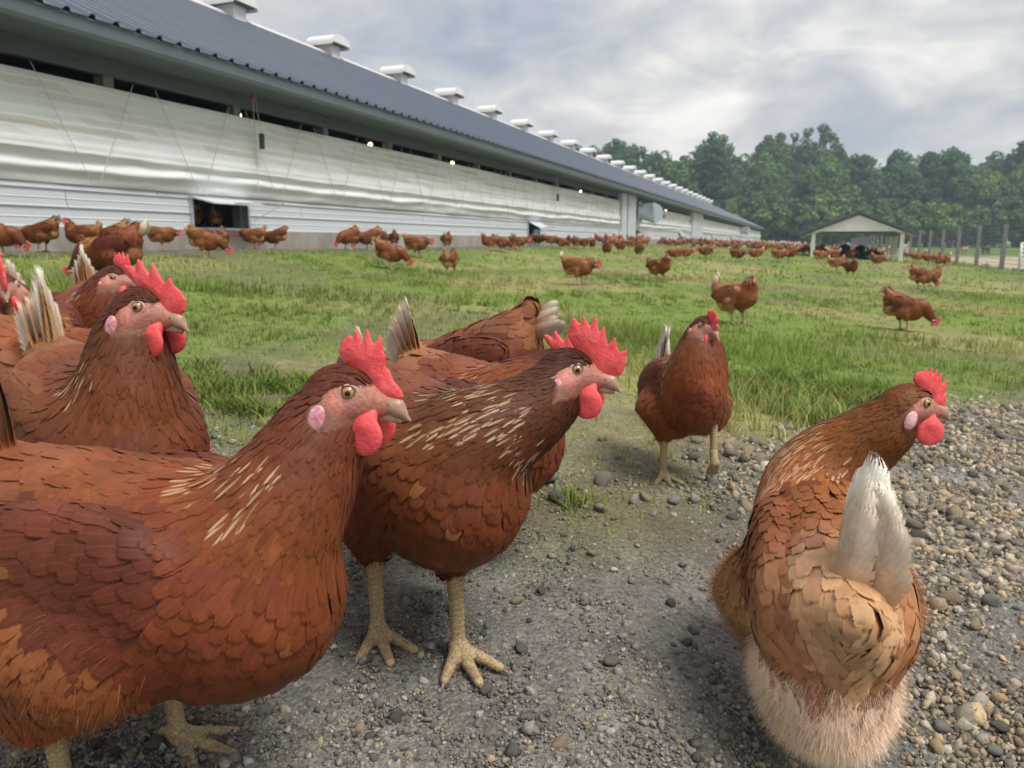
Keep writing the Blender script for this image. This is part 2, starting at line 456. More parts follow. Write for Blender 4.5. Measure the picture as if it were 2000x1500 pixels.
_leg_cache = {}
def leg_meshes(kind):
    """shank and foot, hanging at the hock; two meshes: leg, claws"""
    if kind in _leg_cache: return _leg_cache[kind]
    low = kind.endswith('low'); k0 = kind.replace('low', '')
    f = Field(); cl = []
    f.cone((-0.004, 0, 0.125), (0, 0, 0.085), 0.0095, 0.0085, 0.01, ring=0.0)
    f.cone((0, 0, 0.085), (0.006, 0, 0.018), 0.0078, 0.0066, 0.006, ring=0.0062)
    if k0 == 'stand':
        toes = [((0, 1), 0.058), (( 0.62, 1), 0.050), ((-0.62, 1), 0.050)]
        for (a, _), L in toes:
            dx, dy = math.cos(a), math.sin(a)
            p0 = (0.006, 0, 0.015); p1 = (0.006 + dx * L * 0.5, dy * L * 0.5, 0.0105); p2 = (0.006 + dx * L, dy * L, 0.0062)
            f.cone(p0, p1, 0.0068, 0.0052, 0.006, ring=0.0042); f.cone(p1, p2, 0.0054, 0.0040, 0.003, ring=0.0042)
            cl.append((p2, (p2[0] + dx * 0.012, p2[1] + dy * 0.012, 0.0015)))
        f.cone((0.004, 0, 0.018), (-0.02, 0.004, 0.008), 0.0055, 0.0038, 0.005, ring=0.0042); cl.append(((-0.02, 0.004, 0.008), (-0.028, 0.005, 0.001)))
    else:      # lifted: toes folded together, pointing down
        for a, L in ((0, 0.050), (0.22, 0.044), (-0.22, 0.044)):
            p0 = (0.006, 0, 0.015); p1 = (0.006 + 0.012, math.sin(a) * 0.02, -0.006); p2 = (0.004, math.sin(a) * 0.04, 0.015 - L)
            f.cone(p0, p1, 0.0062, 0.005, 0.005, ring=0.0042); f.cone(p1, p2, 0.005, 0.0038, 0.003, ring=0.0042)
            cl.append((p2, (p2[0] - 0.007, p2[1], p2[2] - 0.008)))
        f.cone((0.004, 0, 0.018), (-0.014, 0.003, 0.0), 0.005, 0.0035, 0.005)
    v, q = surface(f, 0.0045 if low else 0.0018)
    leg = mesh_np("leg", v, q, M_LEG)
    cf = Field()
    cm = []
    for a, b in cl: cm.append(MB().tube(a, b, 0.0030, 0.0007, 6).mesh("claw", M_CLAW, True))
    _leg_cache[kind] = (leg, cm); return leg, cm

def eye_mesh(low=False):
    if 'eye' in _leg_cache: return _leg_cache['eye']
    nr, ns = 26, 28; v = []; c = []
    for i in range(nr + 1):
        th = math.pi * 0.62 * i / nr
        for j in range(ns):
            ph = 2 * math.pi * j / ns
            r = 0.0062; bul = 1 + 0.10 * math.exp(-(th / 0.6) ** 2)
            v.append((r * math.sin(th) * math.cos(ph), r * math.cos(th) * bul, r * math.sin(th) * math.sin(ph)))
            d = math.degrees(th)
            if d < 19: k = (0.004, 0.004, 0.004)
            elif d < 45:
                w = (0.8 + 0.4 * random.random()) * (1.15 - 0.010 * abs(d - 30)); k = (0.36 * w, 0.21 * w, 0.065 * w)
            elif d < 52: k = (0.05, 0.035, 0.02)
            else: k = (0.26, 0.17, 0.12)
            c.append(k)
    f = [(i * ns + j, i * ns + (j + 1) % ns, (i + 1) * ns + (j + 1) % ns, (i + 1) * ns + j) for i in range(nr) for j in range(ns)]
    me = mesh_np("eye", np.array(v), np.array(f), M_EYE, col=np.array(c))
    # the lid is a soft ring round the eye
    lv = []; nt_ = 32; nm = 8
    for i in range(nt_):
        a = 2 * math.pi * i / nt_
        for j in range(nm):
            b = 2 * math.pi * j / nm; R = 0.0062 + 0.0013 * math.cos(b)
            lv.append((R * math.cos(a) * 1.06, 0.0022 + 0.0016 * math.sin(b), R * math.sin(a) * 0.90))
    lf = [(i * nm + j, i * nm + (j + 1) % nm, ((i + 1) % nt_) * nm + (j + 1) % nm, ((i + 1) % nt_) * nm + j) for i in range(nt_) for j in range(nm)]
    lid = mesh_np("eyelid", np.array(lv), np.array(lf), M_LID)
    _leg_cache['eye'] = (me, lid); return me, lid

def rot_y(a):      # nose-down positive
    c, s = math.cos(a), math.sin(a); return np.array([[c, 0, s], [0, 1, 0], [-s, 0, c]])
def rot_z(a):
    c, s = math.cos(a), math.sin(a); return np.array([[c, -s, 0], [s, c, 0], [0, 0, 1]])
def rot_x(a):
    c, s = math.cos(a), math.sin(a); return np.array([[1, 0, 0], [0, c, -s], [0, s, c]])

def big_feather(L, W, c_base, c_tip, r, curve=0.15, ragged=0.0, dark_edge=0.0):
    """one long tail or wing feather lying along +x, flat in xz, curved in y"""
    R_, C_ = 16, 7; v = []; c = []; uv = []
    jag = 1 + ragged * r.uniform(-1, 1, (R_ + 1, 2))
    for i in range(R_ + 1):
        t = i / R_
        w = W * (0.30 + 0.70 * min(1, t * 2.2)) * math.sqrt(max(0.02, 1 - max(0, (t - 0.62) / 0.38) ** 2.4))
        for j in range(C_):
            s_ = j / (C_ - 1) * 2 - 1
            ww = w * (jag[i, 0] if s_ < 0 else jag[i, 1]) * (0.62 if s_ > 0 else 1.0)
            back = -0.25 * abs(s_) * ww
            v.append((t * L + back * 0.4, curve * L * (t * t) * 0.5 + 0.16 * W * s_ * s_, 0.5 * ww * s_ + 0.10 * L * t * t))
            k = np.clip((t - 0.34) / 0.40 + 0.10 * math.sin(3 * s_ + 5 * t) + 0.06 * r.uniform(-1, 1) - (0.75 * max(0, s_) if dark_edge else 0), 0, 1)
            c.append((*(np.array(c_base) * (1 - k) + np.array(c_tip) * k), 0)); uv.append((j / (C_ - 1), t))
    f = [(i * C_ + j, i * C_ + j + 1, (i + 1) * C_ + j + 1, (i + 1) * C_ + j) for i in range(R_) for j in range(C_ - 1)]
    return mesh_np("tail_feather", np.array(v), np.array(f), M_FEATHER, col=np.array(c), uv=np.array(uv))

def thin(P, rad, r):
    """keep points so that neighbours stay about rad apart"""
    cell = rad.max(); keep = []; grid = {}
    order = r.permutation(len(P)); key = np.floor(P / cell).astype(int)
    NB = [(i, j, k) for i in (-1, 0, 1) for j in (-1, 0, 1) for k in (-1, 0, 1)]
    Pl = P.tolist(); Kl = key.tolist(); Rl = (rad * rad).tolist()
    for i in order.tolist():
        k = Kl[i]; p = Pl[i]; ok = True
        for n in NB:
            for j in grid.get((k[0] + n[0], k[1] + n[1], k[2] + n[2]), ()):
                q = Pl[j]
                if (p[0] - q[0]) ** 2 + (p[1] - q[1]) ** 2 + (p[2] - q[2]) ** 2 < Rl[i]: ok = False; break
            if not ok: break
        if ok: keep.append(i); grid.setdefault(tuple(k), []).append(i)
    return np.array(keep, int)

DEFPAL = dict(neck_hi=(0.092, 0.022, 0.012), neck_lo=(0.240, 0.066, 0.020), breast=(0.178, 0.042, 0.016), back=(0.200, 0.053, 0.021),
              wing=(0.132, 0.031, 0.017), rump=(0.21, 0.060, 0.028), thigh=(0.26, 0.078, 0.028), fluff=(0.32, 0.12, 0.055), streak=0.35,
              tail_base=(0.30, 0.13, 0.055), tail_tip=(0.66, 0.56, 0.45), rump_low=None)

def make_hen(name, seed=1, vox=0.0045, eye=(0.15, 0.0, 0.32), hyaw=0.0, hpitch=0.0, hroll=0.0, bpitch=0.0, neck_in=(0.45, 0.0, 0.9), neck_w=1.0,
             tail=dict(), comb='A', dens=1.0, pal=None, legs=None, loc=(0, 0), heading=0.0, scale=1.0, detail=2, drop=0.0, puff=1.0, wid=1.0, fluff_s=1.0, thigh_s=1.0):
    """a hen facing +x with the ground at z=0; returns its root.  angles in degrees"""
    r = np.random.default_rng(seed); PAL = dict(DEFPAL); PAL.update(pal or {})
    gz = float(ground_z(loc[0], loc[1]))
    root = empty(name, (loc[0], loc[1], gz - drop), math.radians(heading)); root.scale = (scale,) * 3
    RB = rot_y(math.radians(bpitch)); piv = np.array([-0.01, 0, 0.17])
    B = lambda p: RB @ (np.array(p, float) - piv) + piv
    Bd = lambda d: RB @ np.array(d, float)
    HR = rot_z(math.radians(hyaw)) @ rot_y(-math.radians(hpitch)) @ rot_x(math.radians(hroll)); E0 = np.array(eye, float)
    Hp = lambda x, y, z: E0 + HR @ (np.array([x, y, z]) * HS)
    if legs is None: legs = [(-0.012, 0.045, 0, 'stand'), (0.02, -0.045, 0, 'stand')]
    f = Field()
    f.ell(B((0.060, 0, 0.19)), (0.083 * puff, 0.073 * puff * wid, 0.080 * puff), 0.03, 'breast', Bd((-0.45, 0, -0.9)), RB)
    f.ell(B((-0.012, 0, 0.20)), (0.105, 0.079 * puff * wid, 0.075 * puff), 0.05, 'back', Bd((-1, 0, -0.12)), RB)
    f.ell(B((-0.088, 0, 0.212)), (0.075, 0.060 * wid, 0.060), 0.05, 'rump', Bd((-1, 0, -0.6)), RB)
    f.cone(B((-0.125, 0, 0.225)), B((-0.178, 0, 0.275)), 0.046, 0.017, 0.05, 'tail', Bd((-0.7, 0, -0.6)))
    f.ell(B((-0.080 - 0.05 * (fluff_s - 1), 0, 0.150 - 0.03 * (fluff_s - 1))), (0.068 * fluff_s, 0.066 * wid * fluff_s, 0.052 * fluff_s), 0.03, 'fluff', (-0.35, 0, -0.95))
    for (lx, ly, lyaw, kind) in legs:
        s = 1 if ly > 0 else -1
        up = 0.065 if kind.startswith('lift') else 0.0
        f.cone(B((-0.015 + lx * 0.3, s * 0.045, 0.160)), (lx - 0.006, ly, 0.104 - 0.05 * (thigh_s - 1) + up), 0.055 * thigh_s, 0.017 * thigh_s ** 2, 0.03, 'thigh', (-0.25, 0, -1))
    for s in (1, -1):
        wr = RB @ rot_y(math.radians(-4)) @ rot_z(math.radians(-3 * s))
        f.ell(B((-0.035, s * 0.068 * wid, 0.215)), (0.108, 0.026, 0.052), 0.006, 'wing', wr @ np.array((-1, 0, -0.10)), wr)
    # neck
    p0 = B((0.072, 0, 0.222)); p3 = Hp(-13, 0, -7)
    L = np.linalg.norm(p3 - p0); e = HR @ unit(np.array(neck_in, float))
    p1 = p0 + Bd(unit(np.array((0.75, 0, 0.65)))) * L * 0.38; p2 = p3 - e * L * 0.38
    ts = np.linspace(0, 1, 8); bez = lambda t: (1 - t) ** 3 * p0 + 3 * (1 - t) ** 2 * t * p1 + 3 * (1 - t) * t * t * p2 + t ** 3 * p3
    NP = np.array([bez(t) for t in ts]); NR = np.interp(ts, [0, .3, .65, 1], [0.060, 0.048, 0.033, 0.0190]) * (1 + (neck_w - 1) * np.clip(1.35 * (1 - ts) + 0.12, 0, 1))
    ni0 = len(f.p)
    for i in range(7):
        f.cone(NP[i], NP[i + 1], NR[i], NR[i + 1], 0.02, 'neck%d' % i, unit(NP[i] - NP[i + 1]))
    nose = HR[:, 0]
    f.ell(Hp(-7, 0, -1), np.array((20, 13.2, 16.5)) * HS, 0.012, 'head', -nose + 0.25 * HR[:, 2] * -1, HR)
    f.cone(Hp(2, 0, -5), Hp(19, 0, -8), 12 * HS, 6.3 * HS, 0.010, 'face', -nose)
    f.cone(Hp(-5, 0, -9), Hp(16, 0, -13), 9 * HS, 3.6 * HS, 0.008, 'face', -nose)
    for s in (1, -1): f.ell(Hp(1, s * 10, 2), np.array((9, 3.6, 8)) * HS, 0.006, 'face', -nose, HR)
    V, Q = surface(f, vox)
    reg = np.array(f.reg); FL = np.array([np.asarray(x, float) for x in f.flow])
    def weights(P):
        d, D = f(P, True); w = np.exp(-(D - d) / 0.009).T; return w / w.sum(1, keepdims=True)
    def flow(P, n):
        t = weights(P) @ FL; t = t - (t * n).sum(1, keepdims=True) * n; return unit(t)
    def headmm(P): return ((P - E0) @ HR) / HS
    def bare(P):
        h = headmm(P); x, y, z = h.T
        near = (x > -16) & (np.abs(x) < 40)
        face = near & (z < 7.5 - 0.35 * np.abs(x - 2)) & (z > -19.5 + 0.1 * x) & (x > -13 + 0.1 * z)
        snout = (x > 13) & (x < 40) & (z > -22) & (np.abs(z) < 24)
        lobe = (((x + 14) / 8.5) ** 2 + ((z + 12.5) / 11.5) ** 2 < 1) & (np.abs(y) > 6) & (np.abs(y) < 26)
        return (face & (np.abs(y) > 4)) | snout | lobe
    # skin
    hm = headmm(V); wv = weights(V); rid = np.argmax(wv, 1)
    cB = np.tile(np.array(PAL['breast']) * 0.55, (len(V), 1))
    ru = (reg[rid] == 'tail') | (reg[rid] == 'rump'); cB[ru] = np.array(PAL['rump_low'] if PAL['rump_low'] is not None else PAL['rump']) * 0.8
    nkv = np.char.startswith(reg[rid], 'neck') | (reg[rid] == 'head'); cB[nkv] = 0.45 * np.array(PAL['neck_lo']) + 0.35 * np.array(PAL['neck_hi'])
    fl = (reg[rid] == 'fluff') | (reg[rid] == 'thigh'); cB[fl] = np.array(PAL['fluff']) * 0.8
    isf = bare(V)
    pk = np.array((0.60, 0.27, 0.21)); rd = np.array((0.62, 0.10, 0.085)); br = np.array((0.30, 0.135, 0.085))
    ex = np.hypot(hm[:, 0] - 1, (hm[:, 2]) * 1.1)
    a = np.clip((ex - 8) / 9, 0, 1)[:, None]; low = np.clip((-5 - hm[:, 2]) / 6, 0, 1)[:, None] * np.clip((8 - hm[:, 0]) / 6, 0, 1)[:, None]; fc = (pk * (1 - a) + br * a) * (1 - 0.7 * low) + np.array((0.17, 0.065, 0.035)) * 0.7 * low
    rn = np.clip(1 - np.abs(ex - 11) / 4.5, 0, 1)[:, None] * np.clip((4 - hm[:, 0]) / 6, 0, 1)[:, None] * 0.4; fc = fc * (1 - rn) + rd * rn
    mo = np.clip((hm[:, 0] - 8) / 10, 0, 1)[:, None] * 0.5; fc = fc * (1 - mo) + np.array((0.56, 0.21, 0.16)) * mo
    cB = np.where(isf[:, None], fc, cB)
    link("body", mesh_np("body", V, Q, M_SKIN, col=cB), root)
    # plumage ------------------------------------------------------
    tri = np.concatenate([Q[:, :3], Q[:, (0, 2, 3)]]); A = V[tri]
    ar = np.linalg.norm(np.cross(A[:, 1] - A[:, 0], A[:, 2] - A[:, 0]), axis=1)
    nc = int(56000 / dens ** 2)
    pw = ar * np.where(np.char.startswith(reg[rid[tri[:, 0]]], 'neck') | (reg[rid[tri[:, 0]]] == 'head'), 4.5, 1.0)
    pick = r.choice(len(tri), nc, p=pw / pw.sum()); b1 = np.sqrt(r.random(nc)); b2 = r.random(nc)
    T = A[pick]; P = (1 - b1)[:, None] * T[:, 0] + (b1 * (1 - b2))[:, None] * T[:, 1] + (b1 * b2)[:, None] * T[:, 2]
    hmP = headmm(P); ck = (hmP[:, 0] > -14) & (hmP[:, 0] < 4) & (hmP[:, 2] < -6.5) & (hmP[:, 2] > -18)
    P = P[~bare(P) | (ck & (r.random(len(P)) < 0.0))]
    rb = PAL.get('rump_big', 1.0)
    PL = dict(head=(0.010, 0.0036, 0), face=(0.006, 0.0028, 0), breast=(0.024, 0.0150, 0), back=(0.024, 0.0140, 0), rump=(0.032 * rb, 0.0165 * rb, 0), tail=(0.034, 0.018, 0),
              fluff=(0.026, 0.0068, 0), thigh=(0.028, 0.0074, 0), wing=(0.025, 0.0145, 0))
    for i in range(7):
        t = i / 6; PL['neck%d' % i] = (0.038 * (1 - t) + 0.013 * t, 0.0075 * (1 - t) + 0.0035 * t, 1 - t)
    tab = np.array([PL[x][:2] for x in reg])
    LW = weights(P) @ tab
    keep = thin(P, LW[:, 1] * 0.50 * dens, r); P = P[keep]; LW = LW[keep]
    n = f.grad(P); w = weights(P); tr_ = w @ FL; tr_ = tr_ - (tr_ * n).sum(1, keepdims=True) * n
    keep = np.linalg.norm(tr_, axis=1) > np.where(w[:, 3] > 0.3, 0.5, 0.2); P = P[keep]; LW = LW[keep]
    n = f.grad(P); w = weights(P); ri = np.argmax(w, 1); rg = reg[ri]; t = flow(P, n)
    m = len(P)
    Lf = LW[:, 0] * r.uniform(0.95, 1.4, m) * (1 + 0.25 * (dens - 1)); Wf = LW[:, 1] * r.uniform(0.85, 1.15, m) * dens
    wloc = (P - np.array(B((-0.035, 0, 0.215)))) @ RB                # wing-local position
    lowing = (rg == 'wing') & ((wloc[:, 2] < -0.012) | (wloc[:, 0] < -0.03))
    Lf = np.where(lowing, Lf * 1.6, Lf); Wf = np.where(lowing, Wf * 1.05, Wf)
    # colour
    nk = np.char.startswith(rg, 'neck'); tau = np.where(nk, np.array([int(x[4:]) if x.startswith('neck') else 9 for x in rg]) / 6.0, 1.5)
    C = np.zeros((m, 4))
    for k in ('breast', 'back', 'wing', 'rump', 'thigh', 'fluff'): C[rg == k, :3] = PAL[k]
    C[rg == 'tail', :3] = np.array(PAL['rump']) * 1.15
    C[(rg == 'head') | (rg == 'face'), :3] = PAL['neck_hi']
    tt = np.clip(tau, 0, 1)[:, None] ** 0.8
    C[nk, :3] = (np.array(PAL['neck_lo']) * (1 - tt) + np.array(PAL['neck_hi']) * tt)[nk]
    if PAL['rump_low'] is not None:
        bl = (P - np.array(B((-0.06, 0, 0.20)))) @ RB
        k = np.clip((0.035 - bl[:, 0]) / 0.05, 0, 1) * np.where((rg == 'wing'), 0.35, 1.0) * np.where((rg == 'fluff'), 0.0, 1.0); k = k[:, None] * r.uniform(0.6, 1.0, (m, 1))
        C[:, :3] = C[:, :3] * (1 - k) + np.array(PAL['rump_low']) * k
    C[:, :3] *= np.clip(r.normal(1.0, 0.06, (m, 1)), 0.8, 1.25) * np.array([1, 1, 1])
    C[:, 1:3] *= r.uniform(0.96, 1.06, (m, 1))
    pale = (r.random(m) < 0.004) & ~nk & (rg != 'head'); C[pale, :3] = C[pale, :3] * 0.65 + np.array((0.40, 0.18, 0.07)) * 0.35
    patch = fbm(P[:, 0] * 22 + 3 * seed, P[:, 2] * 22 + P[:, 1] * 13, seed, 3)
    C[:, :3] *= (0.60 + 0.80 * patch)[:, None]
    C[:, 1] *= 0.90 + 0.28 * fbm(P[:, 0] * 14 + 9 * seed, P[:, 2] * 14 - P[:, 1] * 9, seed + 5, 3)
    dors = unit(np.cross(np.cross(NP[3] - NP[0], Bd((1, 0, 0))), NP[3] - NP[0])) * -1.0
    st = nk & (tau < 0.62) & (patch > 0.40) & (r.random(m) < PAL['streak'] * np.clip(1.25 - 1.6 * tau, 0.1, 1)) & (P[:, 2] > NP[0][2] - 0.045) & ((P - NP[2]) @ dors > PAL.get('sd', 0.0))
    C[st, 3] = r.uniform(0.5, 1.0, st.sum())
    # geometry
    point = nk | (rg == 'head') | (rg == 'face')
    rows = 6
    VV = np.array([0, 0.33, 0.66, 0.86, 0.96, 1.0]); WR = np.array([0.55, 0.95, 1.0, 0.80, 0.48, 0.14]); WP = np.array([0.6, 1.0, 0.92, 0.66, 0.36, 0.08])
    cur = P - n * 0.001; cn = n; ct = t + r.normal(0, 0.10, (m, 3)); ct = unit(ct - (ct * n).sum(1, keepdims=True) * n)
    soft = (rg == 'fluff') | (rg == 'thigh')
    ct = np.where(soft[:, None], unit(ct + r.normal(0, 0.13, (m, 3))), ct)
    lift = np.where(nk, 0.0017, np.where(soft, 0.0036, 0.0029)) * r.uniform(0.6, 1.5, m); lift = np.where(rg == 'head', 0.0012, lift)
    lift = np.where(rg == 'face', 0.0008, lift)
    out = []; prevv = 0
    for k in range(rows):
        if k:
            cur = cur + ct * (Lf * (VV[k] - prevv))[:, None]; prevv = VV[k]
            cn2 = f.grad(cur); d = f(cur)
            cur = cur - cn2 * (np.where(d > 0, d * 0.55, d))[:, None]
            cn = unit(cn * 0.5 + cn2 * 0.5); ct = unit(ct * 0.75 + flow(cur, cn2) * 0.25); ct = unit(ct - (ct * cn).sum(1, keepdims=True) * cn)
        side = np.cross(cn, ct); wk = np.where(point, WP[k], WR[k]) * Wf * 0.5
        hk = 0.0006 + lift * VV[k] ** 0.8
        for s in (-1, 0, 1):
            out.append(cur + side * (s * wk)[:, None] + cn * (hk - (0.05 * Wf * (s != 0)) * (0.4 + 0.6 * VV[k]))[:, None])
    G = np.stack(out, 1)                                    
    fq = np.array([(a * 3 + c, a * 3 + c + 1, a * 3 + c + 4, a * 3 + c + 3) for a in range(rows - 1) for c in (0, 1)])
    uv1 = np.array([((s + 1) / 2, v) for v in VV for s in (-1, 0, 1)])
    def feather_mesh(nm, sel):
        g = G[sel]; k = len(g)
        fa = (np.arange(k)[:, None, None] * 18 + fq[None]).reshape(-1, 4)
        return mesh_np(nm, g.reshape(-1, 3), fa, M_FEATHER, col=np.repeat(C[sel], 18, 0), uv=np.tile(uv1, (k, 1)))
    isw = rg == 'wing'
    tag(link("plumage", feather_mesh("plumage", ~isw), root), kind="stuff")
    for s in (1, -1):
        sel = isw & (np.sign(P[:, 1]) == s)
        if sel.any(): tag(link("wing", feather_mesh("wing", sel), root), kind="stuff")
    # down on the belly, the rump and the thighs
    if detail >= 1:
        cand = np.where(soft)[0]; nd = int((14000 if detail >= 2 else 2500) * PAL.get('down', 1.0))
        if len(cand):
            c = r.choice(cand, nd); s0 = P[c] + t[c] * r.uniform(-0.01, 0.01, (nd, 1)) + np.cross(n[c], t[c]) * r.uniform(-0.008, 0.008, (nd, 1))
            s0 = s0 - f.grad(s0) * f(s0)[:, None]; nn = f.grad(s0)
            dr = unit(flow(s0, nn) * PAL.get('downF', 1.0) + nn * r.uniform(0.05, 0.5, (nd, 1)) * PAL.get('downN', 1.0) + r.normal(0, 0.34 * PAL.get('downR', 1.0), (nd, 3)))
            Ld = r.uniform(0.007, 0.019, nd) * PAL.get('downL', 1.0) * (1.0 if detail >= 2 else 1.3); wd = r.uniform(0.00010, 0.00024, nd) * PAL.get('downW', 1.0) * (1 if detail >= 2 else 2.2)
            sd = unit(np.cross(dr, nn + r.normal(0, 0.4, (nd, 3)))); g = []
            sag = r.uniform(-0.1, 0.55, nd)
            for k, v_ in enumerate((0, 0.55, 1.0)):
                q = s0 + dr * (Ld * v_)[:, None] + np.array((-0.1, 0, -1)) * (Ld * sag * v_ * v_)[:, None]
                wk = wd * (1, 0.85, 0)[k]
                g += [q - sd * wk[:, None], q + sd * wk[:, None]] if k < 2 else [q]
            g = np.stack(g, 1); fa = (np.arange(nd)[:, None, None] * 5 + np.array([(0, 1, 3), (0, 3, 2), (2, 3, 4)])[None]).reshape(-1, 3)
            dc = C[c, :3] * r.uniform(0.85, 1.25, (nd, 1))
            tag(link("down", mesh_np("down", g.reshape(-1, 3), fa, M_DOWN, col=np.repeat(dc, 5, 0)), root), kind="stuff")
    # tail feathers, folded like a tent
    tl = dict(n=4, pitch=52, fan=4, L=0.115, W=0.054, splay=9, ragged=0.05, curl=0.12, roll=0, rolls=None, lean=0.0); tl.update(tail)
    for s in (1, -1):
        for i in range(tl['n']):
            u_ = i / max(1, tl['n'] - 1)
            me = big_feather(tl['L'] * (1 - 0.10 * u_) * r.uniform(0.93, 1.05), tl['W'] * r.uniform(0.9, 1.1), PAL['tail_base'], (np.array(PAL['tail_tip']) * (1 - 0.5 * u_) + np.array(PAL['tail_base']) * 0.5 * u_) * r.uniform(0.88, 1.08), r, tl['curl'] * s, tl['ragged'], dark_edge=1 if (i == 0 or r.random() < 0.4) else 0)
            bx = B((-0.138 - 0.006 * u_, s * (0.003 + 0.009 * u_), 0.255 - 0.018 * u_))
            pt = math.radians(tl['pitch'] - tl['fan'] * i - bpitch + r.normal(0, 1.2)); sp = math.radians(tl['splay'] * (0.3 + 0.9 * u_)) * s
            R3 = rot_z(-sp) @ np.array([[-math.cos(pt), 0, -math.sin(pt)], [0, -1, 0], [math.sin(pt), 0, -math.cos(pt)]]).reshape(3, 3)
            X = unit(R3 @ np.array((1., 0, 0)) + np.array((0, tl['lean'], 0))); Yv = np.array((0, -1., 0)); ra = math.radians(tl['roll'] * s if tl['rolls'] is None else tl['rolls'][0 if s > 0 else 1]); Yv = unit(Yv - X * (X @ Yv)); Z = np.cross(X, Yv); Yv, Z = Yv * math.cos(ra) + Z * math.sin(ra), Z * math.cos(ra) - Yv * math.sin(ra)
            Mx = Matrix(((X[0], Yv[0], Z[0], bx[0]), (X[1], Yv[1], Z[1], bx[1]), (X[2], Yv[2], Z[2], bx[2]), (0, 0, 0, 1)))
            o = link("tail_feather", me, root); o.matrix_local = Mx
    # head furniture
    def skin_y(x, z, s=1):
        ys = np.linspace(4, 24, 81); P_ = np.array([Hp(x, s * y, z) for y in ys]); d = f(P_); k = np.where(d < 0)[0]; return ys[k[-1]] if len(k) else 9.0
    y_eye = skin_y(0.5, 1.5)
    MH = Matrix([[*(HR[i] * 1.0), E0[i]] for i in range(3)] + [[0, 0, 0, 1]])
    fine = 0.0011 if detail >= 2 else 0.0022
    pf = PlateField([((x - 2.5) * HS, z * HS) for x, z in COMBS[comb]], 0.0036, 0.010, 0.0008)
    v, q = surface(pf, fine, *pf.bounds(0.004), refine=1); o = link("comb", mesh_np("comb", v, q, M_FLESH), root); o.matrix_local = MH
    for s in (1, -1):
        wf = Field(); wf.cone((13 * HS, s * 5.5 * HS, -12 * HS), (11 * HS, s * 9 * HS, -20 * HS), 3.4 * HS, 5 * HS, 0.008)
        wa = rot_y(0.25) @ rot_z(0.16 * s)
        wf.ell((9 * HS, s * 11.5 * HS, -26 * HS), (12.5 * HS, 3.2 * HS, 12.8 * HS), 0.006, rot=wa)
        v, q = surface(wf, fine * 1.15); o = link("wattle", mesh_np("wattle", v, q, M_FLESH), root); o.matrix_local = MH
        y_lobe = skin_y(-15.5, -12, s); lf = Field(); lf.ell((-15.5 * HS, s * (y_lobe + 2.0) * HS, -13 * HS), (5.4 * HS, 2.8 * HS, 9 * HS), rot=rot_y(0.35) @ rot_z(0.12 * s))
        v, q = surface(lf, fine); o = link("earlobe", mesh_np("earlobe", v, q, M_LOBE), root); o.matrix_local = MH
        em, lid = eye_mesh()
        S = Matrix.Diagonal((1, s, 1, 1)); ME = Matrix.Translation((0.5 * HS, s * (y_eye * HS - 0.0036), 1.5 * HS)) @ Matrix.Rotation(s * -0.20, 4, 'Z') @ S
        o = link("eye", em, root); o.matrix_local = MH @ ME
        o2 = link("eyelid", lid, o)
    bf = Field(); bf.cone((15 * HS, 0, -7 * HS), (26.5 * HS, 0, -10 * HS), 6.8 * HS, 4.8 * HS, 0.004); bf.cone((26.5 * HS, 0, -10 * HS), (35 * HS, 0, -18 * HS), 4.8 * HS, 1.0 * HS, 0.006)
    v, q = surface(bf, fine); v[:, 1] *= 0.86; o = link("beak", mesh_np("beak", v, q, M_BEAK), root); o.matrix_local = MH
    b2 = Field(); b2.cone((10 * HS, 0, -13.5 * HS), (28.5 * HS, 0, -18.2 * HS), 5.2 * HS, 2.0 * HS, 0.004)
    v, q = surface(b2, fine); v[:, 1] *= 0.85; link("lower_mandible", mesh_np("lower_mandible", v, q, M_BEAK), o)
    if detail >= 1:
        nb = MB()
        for s in (1, -1): nb.tube((21.5 * HS, s * 3.6 * HS, -6.2 * HS), (23.2 * HS, s * 5.4 * HS, -7.2 * HS), 1.5 * HS, 0.6 * HS, 8)
        nb.build("nostril", M_CLAW, o)
    for (lx, ly, lyaw, kind) in legs:
        lm, cm = leg_meshes(kind if detail >= 1 else kind + 'low')
        up = 0.065 if kind.startswith('lift') else 0.0
        o = link("leg", lm, root, (lx, ly, up - 0.002), (0, 0, math.radians(lyaw))); 
        for c_ in (cm if detail >= 1 else ()): link("claw", c_, o)
    return root

# ------------------------------------------------------------------ the yard: one sheet of ground out to the horizon
def grass_edge(x): return 1.06 + 0.84 * np.maximum(0, x - 0.1) + 0.40 * np.maximum(0, -x - 0.05)
def grass_amount(x, y):
    x = np.asarray(x, float); y = np.asarray(y, float)
    d = y - grass_edge(x) + 0.55 * (fbm(x * 2.6 + 1.3, y * 2.6, 31, 3) - 0.5)
    g = sstep(d, -0.10, 0.22)
    bald = sstep(fbm(x * 1.15 + 8, y * 0.8, 41, 4), 0.56, 0.68) * (0.45 + 0.1 * sstep(y, 6, 2))
    t = x * VX + y * VY
    strip = sstep(t, 5.55, 6.0)                                    # bare strip along the barn
    outside = sstep(-t, 4.9, 5.6) * sstep(y, 3, 6)                 # gravel beyond the fence
    trample = 0.40 * sstep(d, 1.1, 0.15) * sstep(fbm(x * 3 + 2, y * 3, 47, 3), 0.36, 0.56)
    return np.clip(g * (1 - bald) * (1 - trample), 0, 1) * (1 - strip) * (1 - outside)
rr = np.concatenate([np.linspace(0.02, 0.4, 12), np.geomspace(0.42, 12, 200), np.geomspace(12.4, 900, 90)])
aa = np.concatenate([np.radians(np.linspace(40, 140, 270)), np.radians(np.linspace(141, 399, 80))])
RG, AG = np.meshgrid(rr, aa, indexing='ij')
GX, GY = RG * np.cos(AG), RG * np.sin(AG)
GZ = ground_z(GX, GY)
gm = grass_amount(GX, GY)
